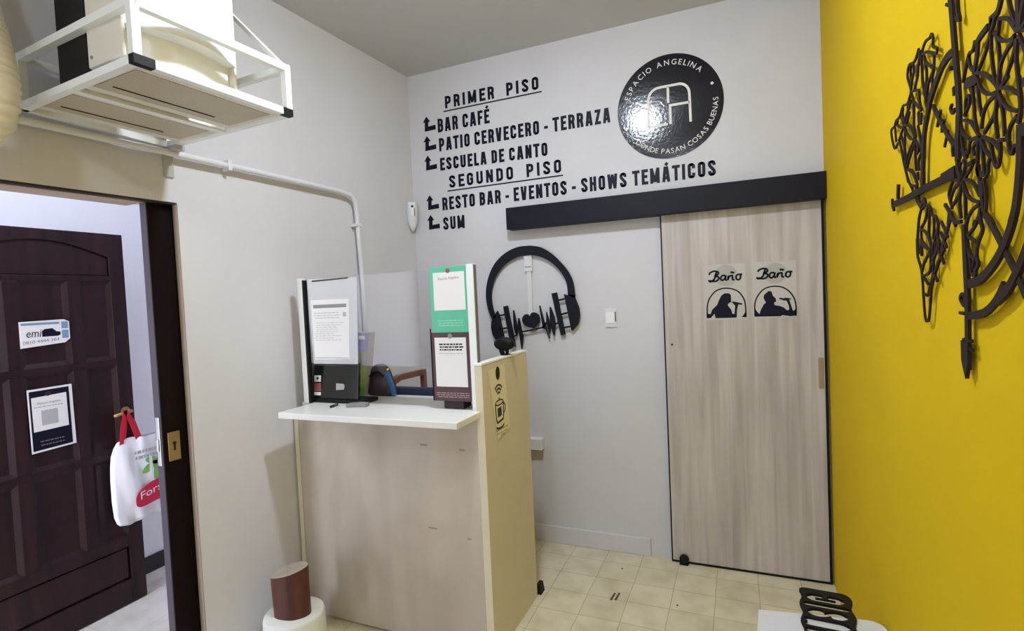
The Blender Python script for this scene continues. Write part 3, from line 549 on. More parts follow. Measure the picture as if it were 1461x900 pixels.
# cable trunking behind the headphones
tk = thing('cable_trunking', (-1.21, -.01, 1.36), 'white vertical cable trunking behind the black headphones', 'cable trunking')
bm = NB(); boxf(bm, BW, -1.236, -1.206, 1.36, 1.735, 0, .016, .002); link('channel', bm, M['plastic'], tk)
bm = NB(); boxf(bm, BW, -1.249, -1.196, 1.728, 1.83, 0, .021, .003); link('junction_box', bm, M['plastic'], tk)
bm = NB(); boxf(bm, BW, -1.243, -1.202, 1.755, 1.760, .0205, .022); link('slot', bm, M['greyedge'], tk)
bm = NB(); boxf(bm, BW, -1.62, -1.172, .600, .672, 0, .055, .004)
tag(link('cable_duct', bm, M['plastic']), 'short white horizontal cable duct low on the wall behind the counter', 'cable duct')
sw = thing('light_switch', (-.712, -.005, 1.42), 'white wall switch between the headphones and the sliding door', 'switch')
bm = NB(); boxf(bm, BW, -.752, -.676, 1.366, 1.479, 0, .009, .003); link('plate', bm, M['plastic'], sw)
bm = NB(); boxf(bm, BW, -.741, -.688, 1.39, 1.455, .009, .0115, .001); link('insert', bm, M['white'], sw)
bm = NB(); boxf(bm, BW, -.688, -.680, 1.40, 1.458, .009, .013, .001); link('rocker', bm, M['greyedge'], sw)
# motion sensor in the corner
ps = thing('motion_sensor', (-2.01, -.05, 2.15), 'white motion sensor in the corner left of the wall text', 'sensor')
FS = frame((-2.035, -.058, 2.15), (.82, .57, 0), (.57, -.82, 0))
bm = NB()
prof = [(-.098, .004, .002), (-.08, .018, .014), (-.05, .028, .022), (0, .034, .028), (.05, .035, .032), (.09, .033, .030), (.098, .029, .022)]
rings = []
for z, w, dp in prof: rings.append([bm.verts.new(FS(x, z, c)) for x, c in ((-w, -.028), (w, -.028), (w, dp * .5), (w * .6, dp), (-w * .6, dp), (-w, dp * .5))])
for i in range(len(rings) - 1):
    for j in range(6): bm.faces.new((rings[i][j], rings[i][(j + 1) % 6], rings[i + 1][(j + 1) % 6], rings[i + 1][j]))
bm.faces.new(rings[0][::-1]); bm.faces.new(rings[-1]); link('housing', bm, M['plastic'], ps, False)
bm = NB(); boxf(bm, FS, -.008, .012, .0, .055, .028, .033, .003); a = link('lens', bm, M['white'], ps)
bm = NB(); boxf(bm, FS, -.006, .010, .058, .072, .028, .034, .002); link('indicator', bm, M['dullblack'], ps)
bm = NB(); boxf(bm, FS, .0125, .019, .0, .055, .028, .032, .001); link('lens_edge', bm, M['greyedge'], a)

# ================================================================== TOILET SIGNS
def toilet_sign(label, sh, cl, word, fig, extra, arch):
    t = thing('toilet_sign', (0, -.031, 1.55), label, 'sign', 'toilet signs on the sliding door')
    FD = lambda a, b, c: Vector((a, -.0302 - c, b))
    bm = NB(); prism(bm, FD, pairs(DATA[sh]), 0, .0008); link('sheet', bm, M['signpaper'], t)
    p = pairs(DATA[cl]); bm = NB(); prism(bm, FD, circ(p[0][0], p[0][1], abs(p[1][0] - p[0][0]), 40), .0008, .0011); link('printed_circle', bm, M['greycirc'], t)
    bm = NB()
    for q in DATA[word]: ribbon(bm, FD, smooth2(pairs(q), 5), .0098, .0011, .0016)
    link('lettering', bm, M['navy'], t)
    bm = NB(); prism(bm, FD, pairs(DATA[fig]), .0009, .0014)
    if extra: prism(bm, FD, pairs(DATA[extra]), .0009, .0014)
    ribbon(bm, FD, smooth2(pairs(DATA[arch]), 4), .007, .0009, .0014); link('singer_silhouette', bm, M['navy'], t)
toilet_sign('toilet sign with a long-haired singer silhouette, left of the pair on the door', 'shl', 'cl', 'bano_l', 'wom', 'womc', 'archl')
toilet_sign('toilet sign with a short-haired singer silhouette leaning back, right of the pair', 'shr', 'cr', 'bano_r', 'man', None, 'archr')

# ================================================================== COMPASS MAP ON THE YELLOW WALL
cp = thing('compass_map_wall_art', (YX - .012, -1.82, 1.80), 'dark cut-out world map and compass on the yellow wall', 'wall art')
parts = (('pole', ['pole'], .6), ('compass_ring', ['ring_a'], 1), ('compass_ring', ['ring_b'], 1), ('compass_ring', ['ringo'], 1), ('compass_arm', ['arm'], 1), ('compass_arm', ['arme'], 1), ('arrow_diagonal', ['diag_a'], .8), ('arrow_diagonal', ['diag_b'], .8), ('arrow_diagonal', ['diag_c'], .8), ('continent', ['na'], 1), ('continent', ['sa'], 1), ('continent', ['af'], 1), ('continent', ['ea'], 1))
ni = 0; CC = DATA['C']; CC['ring_a'], CC['ring_b'] = CC['ring'][:3], CC['ring'][3:]; CC['diag_a'], CC['diag_b'], CC['diag_c'] = CC['diag'][:2], CC['diag'][2:6], CC['diag'][6:]
for nm, keys, _ in parts:
    bm = NB()
    for kk in keys:
        for q in DATA['C'][kk]:
            w = q[0] * .00082; ni += 1; pts = pairs(q[1:]); pts = smooth2(pts, 3) if len(pts) > 2 else pts
            thin = .0 if kk in ('ring_a', 'ring_b', 'ringo', 'pole', 'arm', 'arme') else .0015
            ribbon(bm, YW, pts, max(w, .0055), .008, .0135 - thin + .00006 * (ni % 11))
    if nm == 'pole': prism(bm, YW, [(1.858, 1.452), (1.893, 1.448), (1.892, 1.412), (1.879, 1.379), (1.860, 1.412)], .008, .0146)
    for (u, z) in {'pole': [(1.80, 2.0), (1.885, 1.5)], 'ring_a': [(1.60, 1.88)]}.get(keys[0], []): prism(bm, YW, circ(u, z, .005, 8), 0, .008)
    link(nm, bm, M['mdf'], cp)

# ================================================================== AIR UNIT IN ITS CAGE ON THE LEFT WALL
cg = thing('equipment_cage', LW(1.93, 2.26, .36), 'white steel cage bracketed to the left wall above the doorway', 'cage')
ZB, ZT = 2.258, 2.412; sA, sB = 2.18, 1.68; oF, oW = .70, .012
r = .0115
def bar(name, *pts, rad=r, m='white', par=None):
    bm = NB(); tube(bm, pts, rad, square=True); return link(name, bm, M[m], par or cg)
bA, bB, bC, bD = LW(sA, ZB, oF), LW(sB, ZB, oF), LW(sB, ZB, oW), LW(2.17, ZB, .07)
tA, tB, tC, tD = LW(sA, ZT, oF), LW(sB, ZT, oF), LW(sB, ZT, oW), LW(2.17, ZT, .07)
for a, b in ((bA, bB), (bB, bC), (bC, bD), (bD, bA), (tA, tB), (tB, tC), (tC, tD), (tD, tA)): bar('rail', a, b)
for a, b in ((bA, tA), (bB, tB), (bC, tC), (bD, tD)): bar('upright', a - Vector((0, 0, r)), b + Vector((0, 0, r)))
bar('brace', tB, LW(sB, 3.07, .03), rad=.007); bar('brace', tA, LW(sA, 3.07, .03), rad=.007)
bar('cross_bar', LW(sA, ZB - .002, .37), LW(sB, ZB - .002, .37))
for s_ in (2.172, 1.673): pass
bm = NB(); boxf(bm, LW, sA + .001 - .045, sA + .0125, ZB - .0125, ZB + .0125, oF - .011, oF + .0125); link('corner_cap', bm, M['dullblack'], cg)
bm = NB(); boxf(bm, LW, sB - .0125, sB + .028, ZB - .0125, ZB + .0125, oF - .011, oF + .0125); link('corner_cap', bm, M['dullblack'], cg)
bm = NB(); boxf(bm, LW, sB - .02, sB + .02, 2.13, ZB + .01, .0, .008); boxf(bm, LW, sB - .02, sB + .02, ZB - .03, ZB - .012, .0, .09); link('wall_bracket', bm, M['greyplastic'], cg)
for o0, o1 in ((.10, .345), (.395, .675)):
    bm = NB(); boxf(bm, LW, sB + .03, sA - .03, ZB - .004, ZB + .006, o0 + .035, o1 - .03); fl = link('perforated_tray', bm, M['meshgrill'], cg)
    bm = NB(); boxf(bm, LW, sB + .012, sA - .012, ZB - .003, ZB + .004, o0, o0 + .034); boxf(bm, LW, sB + .012, sA - .012, ZB - .003, ZB + .004, o1 - .029, o1); boxf(bm, LW, sB + .012, sB + .029, ZB - .003, ZB + .004, o0 + .034, o1 - .029); boxf(bm, LW, sA - .029, sA - .012, ZB - .003, ZB + .004, o0 + .034, o1 - .029)
    link('tray_rim', bm, M['beige'], fl)
    bm = NB(); boxf(bm, LW, sB + .12, sA - .06, ZB - .0060, ZB - .0042, o0 + .078, o0 + .083); link('seam', bm, M['mdf'], fl)

au = thing('portable_air_unit', LW(1.99, 2.275, .47), 'tall white and black portable air unit standing in the wall cage', 'air unit')
s0, s1 = 1.815, 2.160; zb = 2.272
def plan(z0, z1, o_side, bulge, back, bm, mi=0, n=14, taper=0.0):
    """a slab with a bowed front, seen from above"""
    ft = [(s0 + (s1 - s0) * i / n, o_side + bulge * math.sin(math.pi * i / n)) for i in range(n + 1)]
    P = ft + [(s1, back), (s0, back)]
    lo = [bm.verts.new(LW(a, z0, b)) for a, b in P]; hi = [bm.verts.new(LW(a, z1, b)) for a, b in P]; m = len(P)
    bm.faces.new(lo[::-1]); bm.faces.new(hi)
    for i in range(m): bm.faces.new((lo[i], lo[(i + 1) % m], hi[(i + 1) % m], hi[i]))
bm = NB(); plan(2.385, 2.98, .622, .055, .452, bm); link('front_shell', bm, M['white'], au)
bm = NB(); plan(zb + .012, 2.385, .590, .035, .452, bm); link('lower_front', bm, M['white'], au)
bm = NB(); boxf(bm, LW, s1 - .002, s1 + .010, zb + .02, 2.98, .452, .626, .006); link('side_cheek', bm, M['beige'], au)
bm = NB(); boxf(bm, LW, s0 - .004, s0 + .006, zb + .02, 2.98, .452, .620, .004); link('side_cheek', bm, M['beige'], au)
bm = NB(); boxf(bm, LW, s0 + .004, s1 + .004, zb, 2.97, .268, .452, .015); bk = link('rear_case', bm, M['dullblack'], au)
bm = NB(); boxf(bm, LW, s0 + .03, s1 - .03, zb, zb + .014, .45, .585); link('foot', bm, M['dullblack'], au)
bm = NB(); tube(bm, [LW(s1 + .009, 2.32, .475), LW(s1 + .0125, 2.32, .475)], .005, 10); link('screw', bm, M['keys'], bk)
# corrugated exhaust duct
pts = [(.10, 2.72), (.12, 2.62), (.16, 2.50), (.205, 2.39), (.238, 2.29), (.245, 2.215), (.215, 2.165), (.155, 2.14), (.09, 2.135)]
sm = smooth2(pts, 16); path = [LW(2.31, z, o_) for o_, z in sm]
bm = NB(); L = 0; rr_ = []
for i, p in enumerate(path):
    if i: L += (path[i] - path[i - 1]).length
    rr_.append(.058 + .0032 * math.sin(2 * math.pi * L / .017))
# resample finely so that every rib is round
def resample(P, step):
    out = [P[0]]; acc = 0
    for i in range(1, len(P)):
        a, b = P[i - 1], P[i]; d = (b - a).length; t = step - acc
        while t <= d: out.append(a.lerp(b, t / d)); t += step
        acc = (acc + d) % step
    return out
fine = resample(path, .0035)
tube(bm, fine, [.057 + .0045 * math.sin(2 * math.pi * i / 6) for i in range(len(fine))], 24)
tag(link('flexible_duct', bm, M['hose'], None, True), 'white corrugated exhaust duct hanging left of the caged air unit', 'duct')

# conduit along the left wall
cn = thing('conduit_pipe', LW(1.6, 2.22, .03), 'white conduit pipe running under the cage and down behind the counter', 'pipe')
pp = [(4.2, 2.225), (2.1, 2.224), (1.3, 2.221), (.74, 2.214), (.665, 2.205), (.628, 2.175), (.617, 2.12), (.612, 2.0), (.598, 1.70), (.595, 1.12)]
bm = NB(); tube(bm, [LW(s_, z, .036) for s_, z in pp], .0135, 12); link('pipe', bm, M['plastic'], cn, True)
for s_, z, hor in ((1.43, 2.221, True), (3.1, 2.224, True), (.614, 2.035, False)):
    bm = NB()
    if hor: boxf(bm, LW, s_ - .009, s_ + .009, z - .022, z + .024, 0, .0515, .003)
    else: boxf(bm, LW, s_ - .022, s_ + .022, z - .009, z + .009, 0, .0515, .003)
    link('clip', bm, M['plastic'], cn)

# ================================================================== POCKET DOOR LEAF
pk = thing('pocket_door', LW(1.5, 0, -.055), 'blackish brown door leaf half slid into the left wall', 'door')
bm = NB(); boxf(bm, LW, .95, 1.752, .008, 2.05, -.075, -.036, .002); link('door_leaf', bm, M['darkleaf'], pk)
bm = NB(); boxf(bm, LW, 1.7525, 1.757, .008, 2.05, -.077, -.036, .001); link('leaf_edge', bm, M['leafedge'], pk)
bm = NB(); boxf(bm, LW, 1.686, 1.735, .963, 1.082, -.036, -.031, .002); a = link('keyhole_plate', bm, M['brass'], pk)
bm = NB(); boxf(bm, LW, 1.706, 1.715, 1.005, 1.03, -.0312, -.0300); prism(bm, LW, circ(1.7105, 1.035, .008, 14), -.0312, -.0300); link('keyhole', bm, M['ink'], a)
bm = NB(); boxf(bm, LW, 1.757, 1.760, .95, 1.15, -.068, -.045, .001); a = link('latch_plate', bm, M['steel'], pk)
bm = NB(); boxf(bm, LW, 1.760, 1.7655, 1.01, 1.06, -.063, -.050, .001); link('latch_bolt', bm, M['steel'], a)

# ================================================================== HALL DOOR
hd = thing('panelled_door', (-3.12, -1.68, 0), 'dark mahogany panelled door standing open in the bright hall', 'door')
FH = lambda y, z, c: Vector((-3.099 + c, y, z))          # y runs along the door, c toward the room
y0, y1 = -2.06, -1.297
bm = NB()
boxf(bm, FH, y0, y1, .004, 2.01, -.045, -.018)                                    # core, shows as the panel grounds
st = .075
ya = [(y0, y0 + st), (-1.832, -1.776), (-1.574, -1.518), (y1 - st, y1)]          # stiles and mullions
boxf(bm, FH, ya[0][0], ya[0][1], .004, 2.01, -.018, 0, .003); boxf(bm, FH, ya[3][0], ya[3][1], .004, 2.01, -.018, 0, .003)
for a, b in ((.004, .135), (.315, .378), (.81, .845), (1.305, 1.34), (1.758, 1.785)): boxf(bm, FH, ya[0][1], ya[3][0], a, b, -.018, -.0005, .003)
for a, b in ((.378, .81), (.845, 1.305), (1.34, 1.758)):
    for q in (ya[1], ya[2]): boxf(bm, FH, q[0], q[1], a, b, -.018, -.001, .003)
top = [(ya[0][1], 2.01), (ya[3][0], 2.01)] + [(ya[3][0] - (ya[3][0] - ya[0][1]) * i / 16, 1.885 + .075 * math.sin(math.pi * i / 16)) for i in range(17)]
prism(bm, FH, top, -.018, -.0005)
dl = link('door_leaf', bm, M['brown'], hd)
cols = [(ya[0][1], ya[1][0]), (ya[1][1], ya[2][0]), (ya[2][1], ya[3][0])]
for a, b in ((.378, .81), (.845, 1.305), (1.34, 1.758)):
    for q0, q1 in cols:
        bm = NB(); P = [FH(q0 + i_, z, c) for i_, z, c in ()]
        i1, i2 = .0, .020
        vo = [bm.verts.new(FH(*p)) for p in ((q0 + i1, a + i1, -.003), (q1 - i1, a + i1, -.003), (q1 - i1, b - i1, -.003), (q0 + i1, b - i1, -.003))]
        vi = [bm.verts.new(FH(*p)) for p in ((q0 + i2, a + i2, -.0165), (q1 - i2, a + i2, -.0165), (q1 - i2, b - i2, -.0165), (q0 + i2, b - i2, -.0165))]
        for i in range(4): bm.faces.new((vo[i], vo[(i + 1) % 4], vi[(i + 1) % 4], vi[i]))
        bm.faces.new(vi); link('panel', bm, M['brown'], hd)
bm = NB(); boxf(bm, FH, ya[0][1] + .006, ya[3][0] - .006, .142, .308, -.018, -.006, .008); link('panel', bm, M['brown'], hd)
hl = [(ya[0][1] + .006, 1.79), (ya[3][0] - .006, 1.79)] + [(ya[3][0] - .006 - (ya[3][0] - ya[0][1] - .012) * i / 16, 1.876 + .072 * math.sin(math.pi * i / 16)) for i in range(17)]
bm = NB(); prism(bm, FH, hl, -.018, -.008); link('panel', bm, M['brown'], hd)
bm = NB(); tube(bm, [FH(-1.345, 1.052, 0), FH(-1.345, 1.052, .045)], .009, 12); tube(bm, [FH(-1.335, 1.052, .045), FH(-1.43, 1.043, .05)], .0085, 12); link('lever_handle', bm, M['brass'], hd, True)
bm = NB(); prism(bm, FH, circ(-1.345, 1.052, .022, 20), 0, .006); link('handle_rose', bm, M['brass'], hd)
# sticker and poster on that door
stk = thing('door_sticker', (-3.09, -1.68, 1.50), 'small white sticker with a car above the poster on the mahogany door', 'sticker')
FP = lambda y, z, c: Vector((-3.0985 + c, y, z))
bm = NB(); prism(bm, FP, [(-1.782, 1.438), (-1.60, 1.452), (-1.578, 1.47), (-1.578, 1.555), (-1.60, 1.567), (-1.782, 1.563)], 0, .001); link('label_sheet', bm, M['paper'], stk)
bm = NB(); font_line(bm, FP, 'emi', -1.758, -1.700, 1.488, .040, .0016, shear=.15); prism(bm, FP, [(-1.694, 1.487), (-1.694, 1.515), (-1.682, 1.524), (-1.65, 1.526), (-1.635, 1.510), (-1.618, 1.507), (-1.618, 1.492), (-1.63, 1.487)], .001, .0015); link('print', bm, M['navy'], stk)
bm = NB(); font_line(bm, FP, '0810 4444 364', -1.772, -1.625, 1.456, .016, .0016, z1=1.464); link('phone_number', bm, M['greyink'], stk)
bm = NB(); boxf(bm, FP, -1.612, -1.584, 1.522, 1.556, .001, .0014); boxf(bm, FP, -1.612, -1.584, 1.474, 1.514, .001, .0014); boxf(bm, FP, -1.775, -1.62, 1.545, 1.556, .001, .0013); link('colour_block', bm, M['bluegrey'], stk)
po = thing('door_poster', (-3.09, -1.68, 1.10), 'navy poster with white border and card on the mahogany door', 'poster')
PT = lambda y, z, c: Vector((-3.0985 + c, y - .03 * (1.1 - z) * 0, z))
quad = [(-1.770, .935), (-1.585, .942), (-1.588, 1.242), (-1.772, 1.240)]
bm = NB(); prism(bm, FP, quad, 0, .001); link('sheet', bm, M['paper'], po)
bm = NB(); prism(bm, FP, [(-1.764, .945), (-1.600, .950), (-1.602, 1.232), (-1.765, 1.230)], .001, .0014); link('printed_field', bm, M['navy'], po)
bm = NB(); prism(bm, FP, [(-1.756, 1.036), (-1.612, 1.040), (-1.614, 1.205), (-1.758, 1.200)], .0014, .0018); link('card', bm, M['paper'], po)
bm = NB(); font_line(bm, FP, 'Espacio Angelina', -1.735, -1.640, 1.165, .011, .0022); fine_print(bm, FP, -1.752, -1.622, 1.158, 1.146, 1, .0022, 3, .9, .25); link('heading', bm, M['greyink'], po)
bm = NB(); boxf(bm, FP, -1.722, -1.655, 1.062, 1.134, .0018, .0021); link('faded_square', bm, M['greyink2'], po)
bm = NB(); prism(bm, FP, circ(-1.690, 1.212, .012, 18), .0018, .0026); link('badge', bm, M['ink'], po)
bm = NB(); fine_print(bm, FP, -1.74, -1.625, .995, .96, 2, .0018, 5, .9, .3); link('fine_print', bm, M['greyedge'], po)

# shopping bag hanging from the lever
bg = thing('shopping_bag', (-3.03, -1.35, .46), 'white plastic shopping bag with red handles hung on the door lever', 'bag')
FG = lambda y, z, c: Vector((-3.055 + c, y, z))
outl = [(.905, -1.425, -1.16), (.88, -1.445, -1.155), (.84, -1.462, -1.152), (.78, -1.470, -1.150), (.70, -1.474, -1.146), (.60, -1.474, -1.143), (.52, -1.468, -1.143), (.475, -1.455, -1.150), (.455, -1.44, -1.16)]
bm = NB(); n = 14; rg = []
rb = random.Random(2)
for z, a, b in outl:
    fr_ = (.905 - z) / .45; half = .012 + .034 * math.sin(math.pi * min(1, max(0, fr_)) ** .8)
    ring = []
    for i in range(n + 1):
        t = i / n; y = a + (b - a) * t; env = math.sin(math.pi * min(max(t, .02), .98)) ** .5
        ring.append(FG(y, z + .008 * math.sin(9 * t + z * 20), half * env + (.008 * math.sin(17 * t + 14 * z) + .006 * math.sin(31 * t - 22 * z)) * env))
    for i in range(n - 1, 0, -1):
        t = i / n; y = a + (b - a) * t; env = math.sin(math.pi * t) ** .5
        ring.append(FG(y, z, -min(half, .03) * env))
    rg.append([bm.verts.new(p) for p in ring])
for i in range(len(rg) - 1):
    m_ = len(rg[0])
    for j in range(m_): bm.faces.new((rg[i][j], rg[i][(j + 1) % m_], rg[i + 1][(j + 1) % m_], rg[i + 1][j]))
bm.faces.new(rg[-1]); link('bag_body', bm, M['bagwhite'], bg, True)
for dy, c in ((0, .012), (.018, -.002)):
    bm = NB()
    for side in ((-1.412, .895), (-1.318, .905)):
        P = [Vector((-1.378 + dy * .3, 1.062)), Vector(((side[0] - 1.378) / 2 + dy, (side[1] + 1.062) / 2)), Vector((side[0] + dy, side[1] - .03))]
        ribbon(bm, FG, P, .021, c, c + .003)
    link('handle', bm, M['red'], bg)
bm = NB()
el = [(-1.252 + .125 * math.copysign(abs(math.cos(a)) ** .7, math.cos(a)), .602 + .057 * math.copysign(abs(math.sin(a)) ** .7, math.sin(a)) + .035 * math.cos(a)) for a in [2 * math.pi * i / 32 for i in range(32)]]
prism(bm, FG, el, .046, .050); pr = link('logo_oval', bm, M['redprint'], bg)
bm = NB(); font_line(bm, FG, 'Forst', -1.352, -1.215, .572, .042, .0506, z1=.604); link('logo_lettering', bm, M['paper'], pr)
bm = NB()
for cy, cz, ang in ((-1.292, .735, .5), (-1.252, .705, 1.2), (-1.222, .735, 2.2), (-1.268, .765, 2.8)):
    pts = [(cy + .048 * math.cos(a) * math.cos(ang) - .02 * math.sin(a) * math.sin(ang), cz + .048 * math.cos(a) * math.sin(ang) + .02 * math.sin(a) * math.cos(ang)) for a in [2 * math.pi * i / 18 for i in range(18)]]
    prism(bm, FG, pts, .047, .0495)
link('leaf_print', bm, M['leaf'], bg)
bm = NB(); fine_print(bm, FG, -1.372, -1.20, .845, .785, 2, .049, 8, .9, .55); link('grey_print', bm, M['greyink2'], bg)

# ================================================================== ON THE COUNTER
TOP = 1.09
# green and brown cards on the screen
def card(name, label, x0, x1, z0, z1, y, mcard, mink, seed, frame_m=None):
    t = thing(name, ((x0 + x1) / 2, y, z0), label, 'sign'); FC = lambda a, b, c: Vector((a, y - c, b))
    bm = NB(); boxf(bm, FC, x0, x1, z0, z1, 0, .0025, .0008); link('card', bm, M[mcard], t)
    return t, FC
YC = YF + .0115
t, FC = card('green_payment_card', 'mint green card with white square, upper card on the counter screen', -1.266, -1.080, 1.432, 1.722, YC, 'green', 'palegreen', 1)
bm = NB(); boxf(bm, FC, -1.248, -1.092, 1.530, 1.697, .0025, .0032); wh = link('white_square', bm, M['paper'], t)
bm = NB(); font_line(bm, FC, 'Espacio Angelina', -1.222, -1.118, 1.664, .0125, .0036, z1=1.667); link('heading', bm, M['greyink'], wh)
bm = NB(); prism(bm, FC, circ(-1.172, 1.703, .0105, 20), .0032, .0038); link('badge', bm, M['badge'], t)
bm = NB(); fine_print(bm, FC, -1.235, -1.105, 1.490, 1.458, 3, .0027, 4, .95, .35); link('fine_print', bm, M['palegreen'], t)
t, FC = card('brown_promotion_card', 'dark brown card with white panel, lower card on the counter screen', -1.272, -1.082, 1.128, 1.432, YC - .0005, 'maroon', 'pink', 2)
bm = NB(); boxf(bm, FC, -1.256, -1.098, 1.192, 1.410, .0025, .0032, .0003); wh = link('white_panel', bm, M['paper'], t)
bm = NB(); fine_print(bm, FC, -1.238, -1.112, 1.386, 1.350, 3, .0036, 11, .95, .55); link('heading', bm, M['ink'], wh)
bm = NB(); fine_print(bm, FC, -1.24, -1.112, 1.342, 1.336, 1, .0036, 12, .95, .4); link('rule', bm, M['pink'], wh)
bm = NB(); prism(bm, FC, circ(-1.176, 1.416, .0115, 20), .0032, .0038); link('badge', bm, M['greyink'], t)
bm = NB(); fine_print(bm, FC, -1.262, -1.092, 1.168, 1.142, 3, .0027, 13, .98, .35); link('fine_print', bm, M['pink'], t)
bm = NB(); boxf(bm, FC, -1.2755, -1.2725, 1.128, 1.45, .0005, .006); link('side_edge', bm, M['dullblack'], t)
# stand under the cards: dark block and mouse behind the screen
bm = NB(); box(bm, -1.235, -1.135, -1.105, -1.03, 1.09, 1.127, .004)
tag(link('card_stand', bm, M['maroonbag']), 'dark wooden block under the brown card on the counter', 'block')
mo = thing('computer_mouse', (-1.105, -1.02, 1.09), 'black computer mouse at the right end of the worktop', 'mouse')
bm = NB(); lathe(bm, (-1.105, -1.02, 1.0885), [(.024, 0), (.027, .006), (.024, .018), (.014, .027), (.003, .029)], 20, 1.0, 1.6); link('shell', bm, M['glossblack'], mo, True)
bm = NB(); tube(bm, [(-1.105, -1.055, 1.108), (-1.105, -1.045, 1.1155), (-1.105, -1.032, 1.1175)], .003, 8); link('scroll_wheel', bm, M['greyplastic'], mo)
# plastic sleeve with a document
FCs = lambda a, b, c: Vector((a, YF + .0115 - c, b))
t = thing('document_sleeve', (-1.83, YF + .011, 1.29), 'white document in a clear sleeve at the left of the screen', 'document')
bm = NB(); prism(bm, FCs, [(-1.962, 1.288), (-1.688, 1.288), (-1.668, 1.704), (-1.972, 1.708)], 0, .0008); link('sleeve', bm, M['sleeve'], t)
bm = NB(); prism(bm, FCs, [(-1.952, 1.308), (-1.737, 1.312), (-1.722, 1.604), (-1.958, 1.604)], .0009, .0015); sh = link('sheet', bm, M['paper'], t)
bm = NB(); prism(bm, FCs, [(-1.944, 1.693), (-1.718, 1.699), (-1.718, 1.706), (-1.944, 1.701)], .0009, .0016); link('binding_strip', bm, M['maroon'], t)
bm = NB(); boxf(bm, FCs, -1.944, -1.738, 1.563, 1.580, .0015, .0018); link('header_bar', bm, M['greyink'], sh)
bm = NB(); boxf(bm, FCs, -1.762, -1.742, 1.518, 1.540, .0015, .0018); fine_print(bm, FCs, -1.946, -1.775, 1.545, 1.508, 3, .0017, 21, .9, .3); fine_print(bm, FCs, -1.946, -1.745, 1.495, 1.40, 9, .0017, 22, .6, .25); link('text', bm, M['greyink2'], sh)
bm = NB(); boxf(bm, FCs, -1.946, -1.745, 1.3165, 1.319, .0015, .0018); link('rule', bm, M['greyink'], sh)

# black screen seen from behind
t = thing('cash_terminal', (-1.95, -1.0, TOP), 'glossy black terminal with stickers standing left on the worktop', 'terminal')
FM = frame((-1.908, -1.085, 1.105), (1, .03, 0), (0, -1, .12), (0, .12, 1))
bm = NB(); boxf(bm, FM, -.125, .178, 0, .180, -.012, .006, .005); lid = link('screen_back', bm, M['glossblack'], t)
bm = NB(); box(bm, -2.02, -1.68, -1.101, -.99, 1.0905, 1.108, .005); link('base', bm, M['dullblack'], t)
bm = NB(); boxf(bm, FM, -.094, -.052, .086, .118, .006, .0068); boxf(bm, FM, -.092, -.050, .018, .034, .006, .0068); link('white_sticker', bm, M['paper'], lid)
bm = NB(); boxf(bm, FM, -.093, -.050, .038, .080, .006, .0068); link('red_sticker', bm, M['badge'], lid)
bm = NB(); prism(bm, FM, circ(-.073, .103, .007, 14), .0068, .0073); link('sticker_mark', bm, M['ink'], lid)
bm = NB(); prism(bm, FM, [(.044, .046), (.092, .050), (.096, .068), (.088, .078), (.044, .080)], .006, .0068); link('label_sticker', bm, M['greycirc'], lid)

# standing printed packet behind the terminal
FK = frame((-1.845, -.90, TOP), (1, 0, 0), (0, -1, 0))
t = thing('printed_packet', (-1.80, -.90, TOP), 'lilac and lime printed packet standing behind the black terminal', 'packet')
def band(z0, z1, m_, nm, par, e=0.0, c=.002):
    xl = lambda z: -.072 - .0 * z; xr = lambda z: .005 + .155 * z
    bm = NB(); prism(bm, FK, [(xl(z0), z0), (xr(z0), z0), (xr(z1), z1), (xl(z1), z1)], 0, c); return link(nm, bm, M[m_], par)
bm = NB(); prism(bm, FK, [(-.074, 0), (.006, 0), (.058, .334), (-.074, .334)], -.05, 0); bx_ = link('packet_body', bm, M['tanprint'], t)
band(.23, .332, 'purple', 'lilac_band', t); band(.16, .229, 'tanprint', 'tan_band', t); band(.05, .159, 'lime', 'lime_band', t); band(.0005, .049, 'grassgreen', 'green_band', t)
bm = NB(); font_line(bm, FK, 'RG', -.066, .022, .128, .032, .0024); link('lettering', bm, M['greyink2'], t)
bm = NB(); boxf(bm, FK, -.0785, -.0725, .15, .335, -.002, .003); link('dark_edge', bm, M['navy'], t)
bm = NB(); prism(bm, FK, [(-.135, .17), (-.082, .17), (-.08, .334), (-.14, .334)], -.03, -.004); link('reflection_strip', bm, M['purple'], t)  # lilac strip standing in for a reflection left of the packet
bm = NB(); boxf(bm, FK, -.01, .03, .297, .317, .002, .0026); link('white_patch', bm, M['paper'], t)

# keys and clip
t = thing('key_bunch', (-1.69, -1.13, TOP), 'small bunch of grey keys on the counter ledge', 'keys')
def key_(cx, cy, an, L_):
    u = Vector((math.cos(an), math.sin(an), .02)); w = Vector((-math.sin(an), math.cos(an), 0)); FKy = frame((cx, cy, TOP + .001), u, (0, 0, 1), w)
    bm = NB(); prism(bm, FKy, [(0, -.008), (.012, -.011), (.022, -.007), (.024, -.003), (L_, -.003), (L_ + .004, 0), (L_, .004), (L_ - .008, .002), (L_ - .012, .004), (.024, .003), (.022, .007), (.012, .011), (0, .008)], 0, .003); return bm
for cx, cy, an, L_ in ((-1.70, -1.135, .3, .055), (-1.695, -1.128, 1.0, .05), (-1.705, -1.14, -.5, .05)): link('key', key_(cx, cy, an, L_), M['keys'], t)
bm = NB(); tube(bm, [(-1.715 + .013 * math.cos(a), -1.14 + .013 * math.sin(a), TOP + .006) for a in [2 * math.pi * i / 20 for i in range(21)]], .0016, 8); link('ring', bm, M['steel'], t)
bm = NB(); FN = frame((-1.675, -1.145, TOP), (.9, .3, 0), (0, 0, 1), (-.3, .9, 0)); prism(bm, FN, [(-.055, -.025), (.042, -.028), (.046, .010), (.0, .028), (-.05, .016)], .001, .016); link('leather_tag', bm, M['greyink'], t)
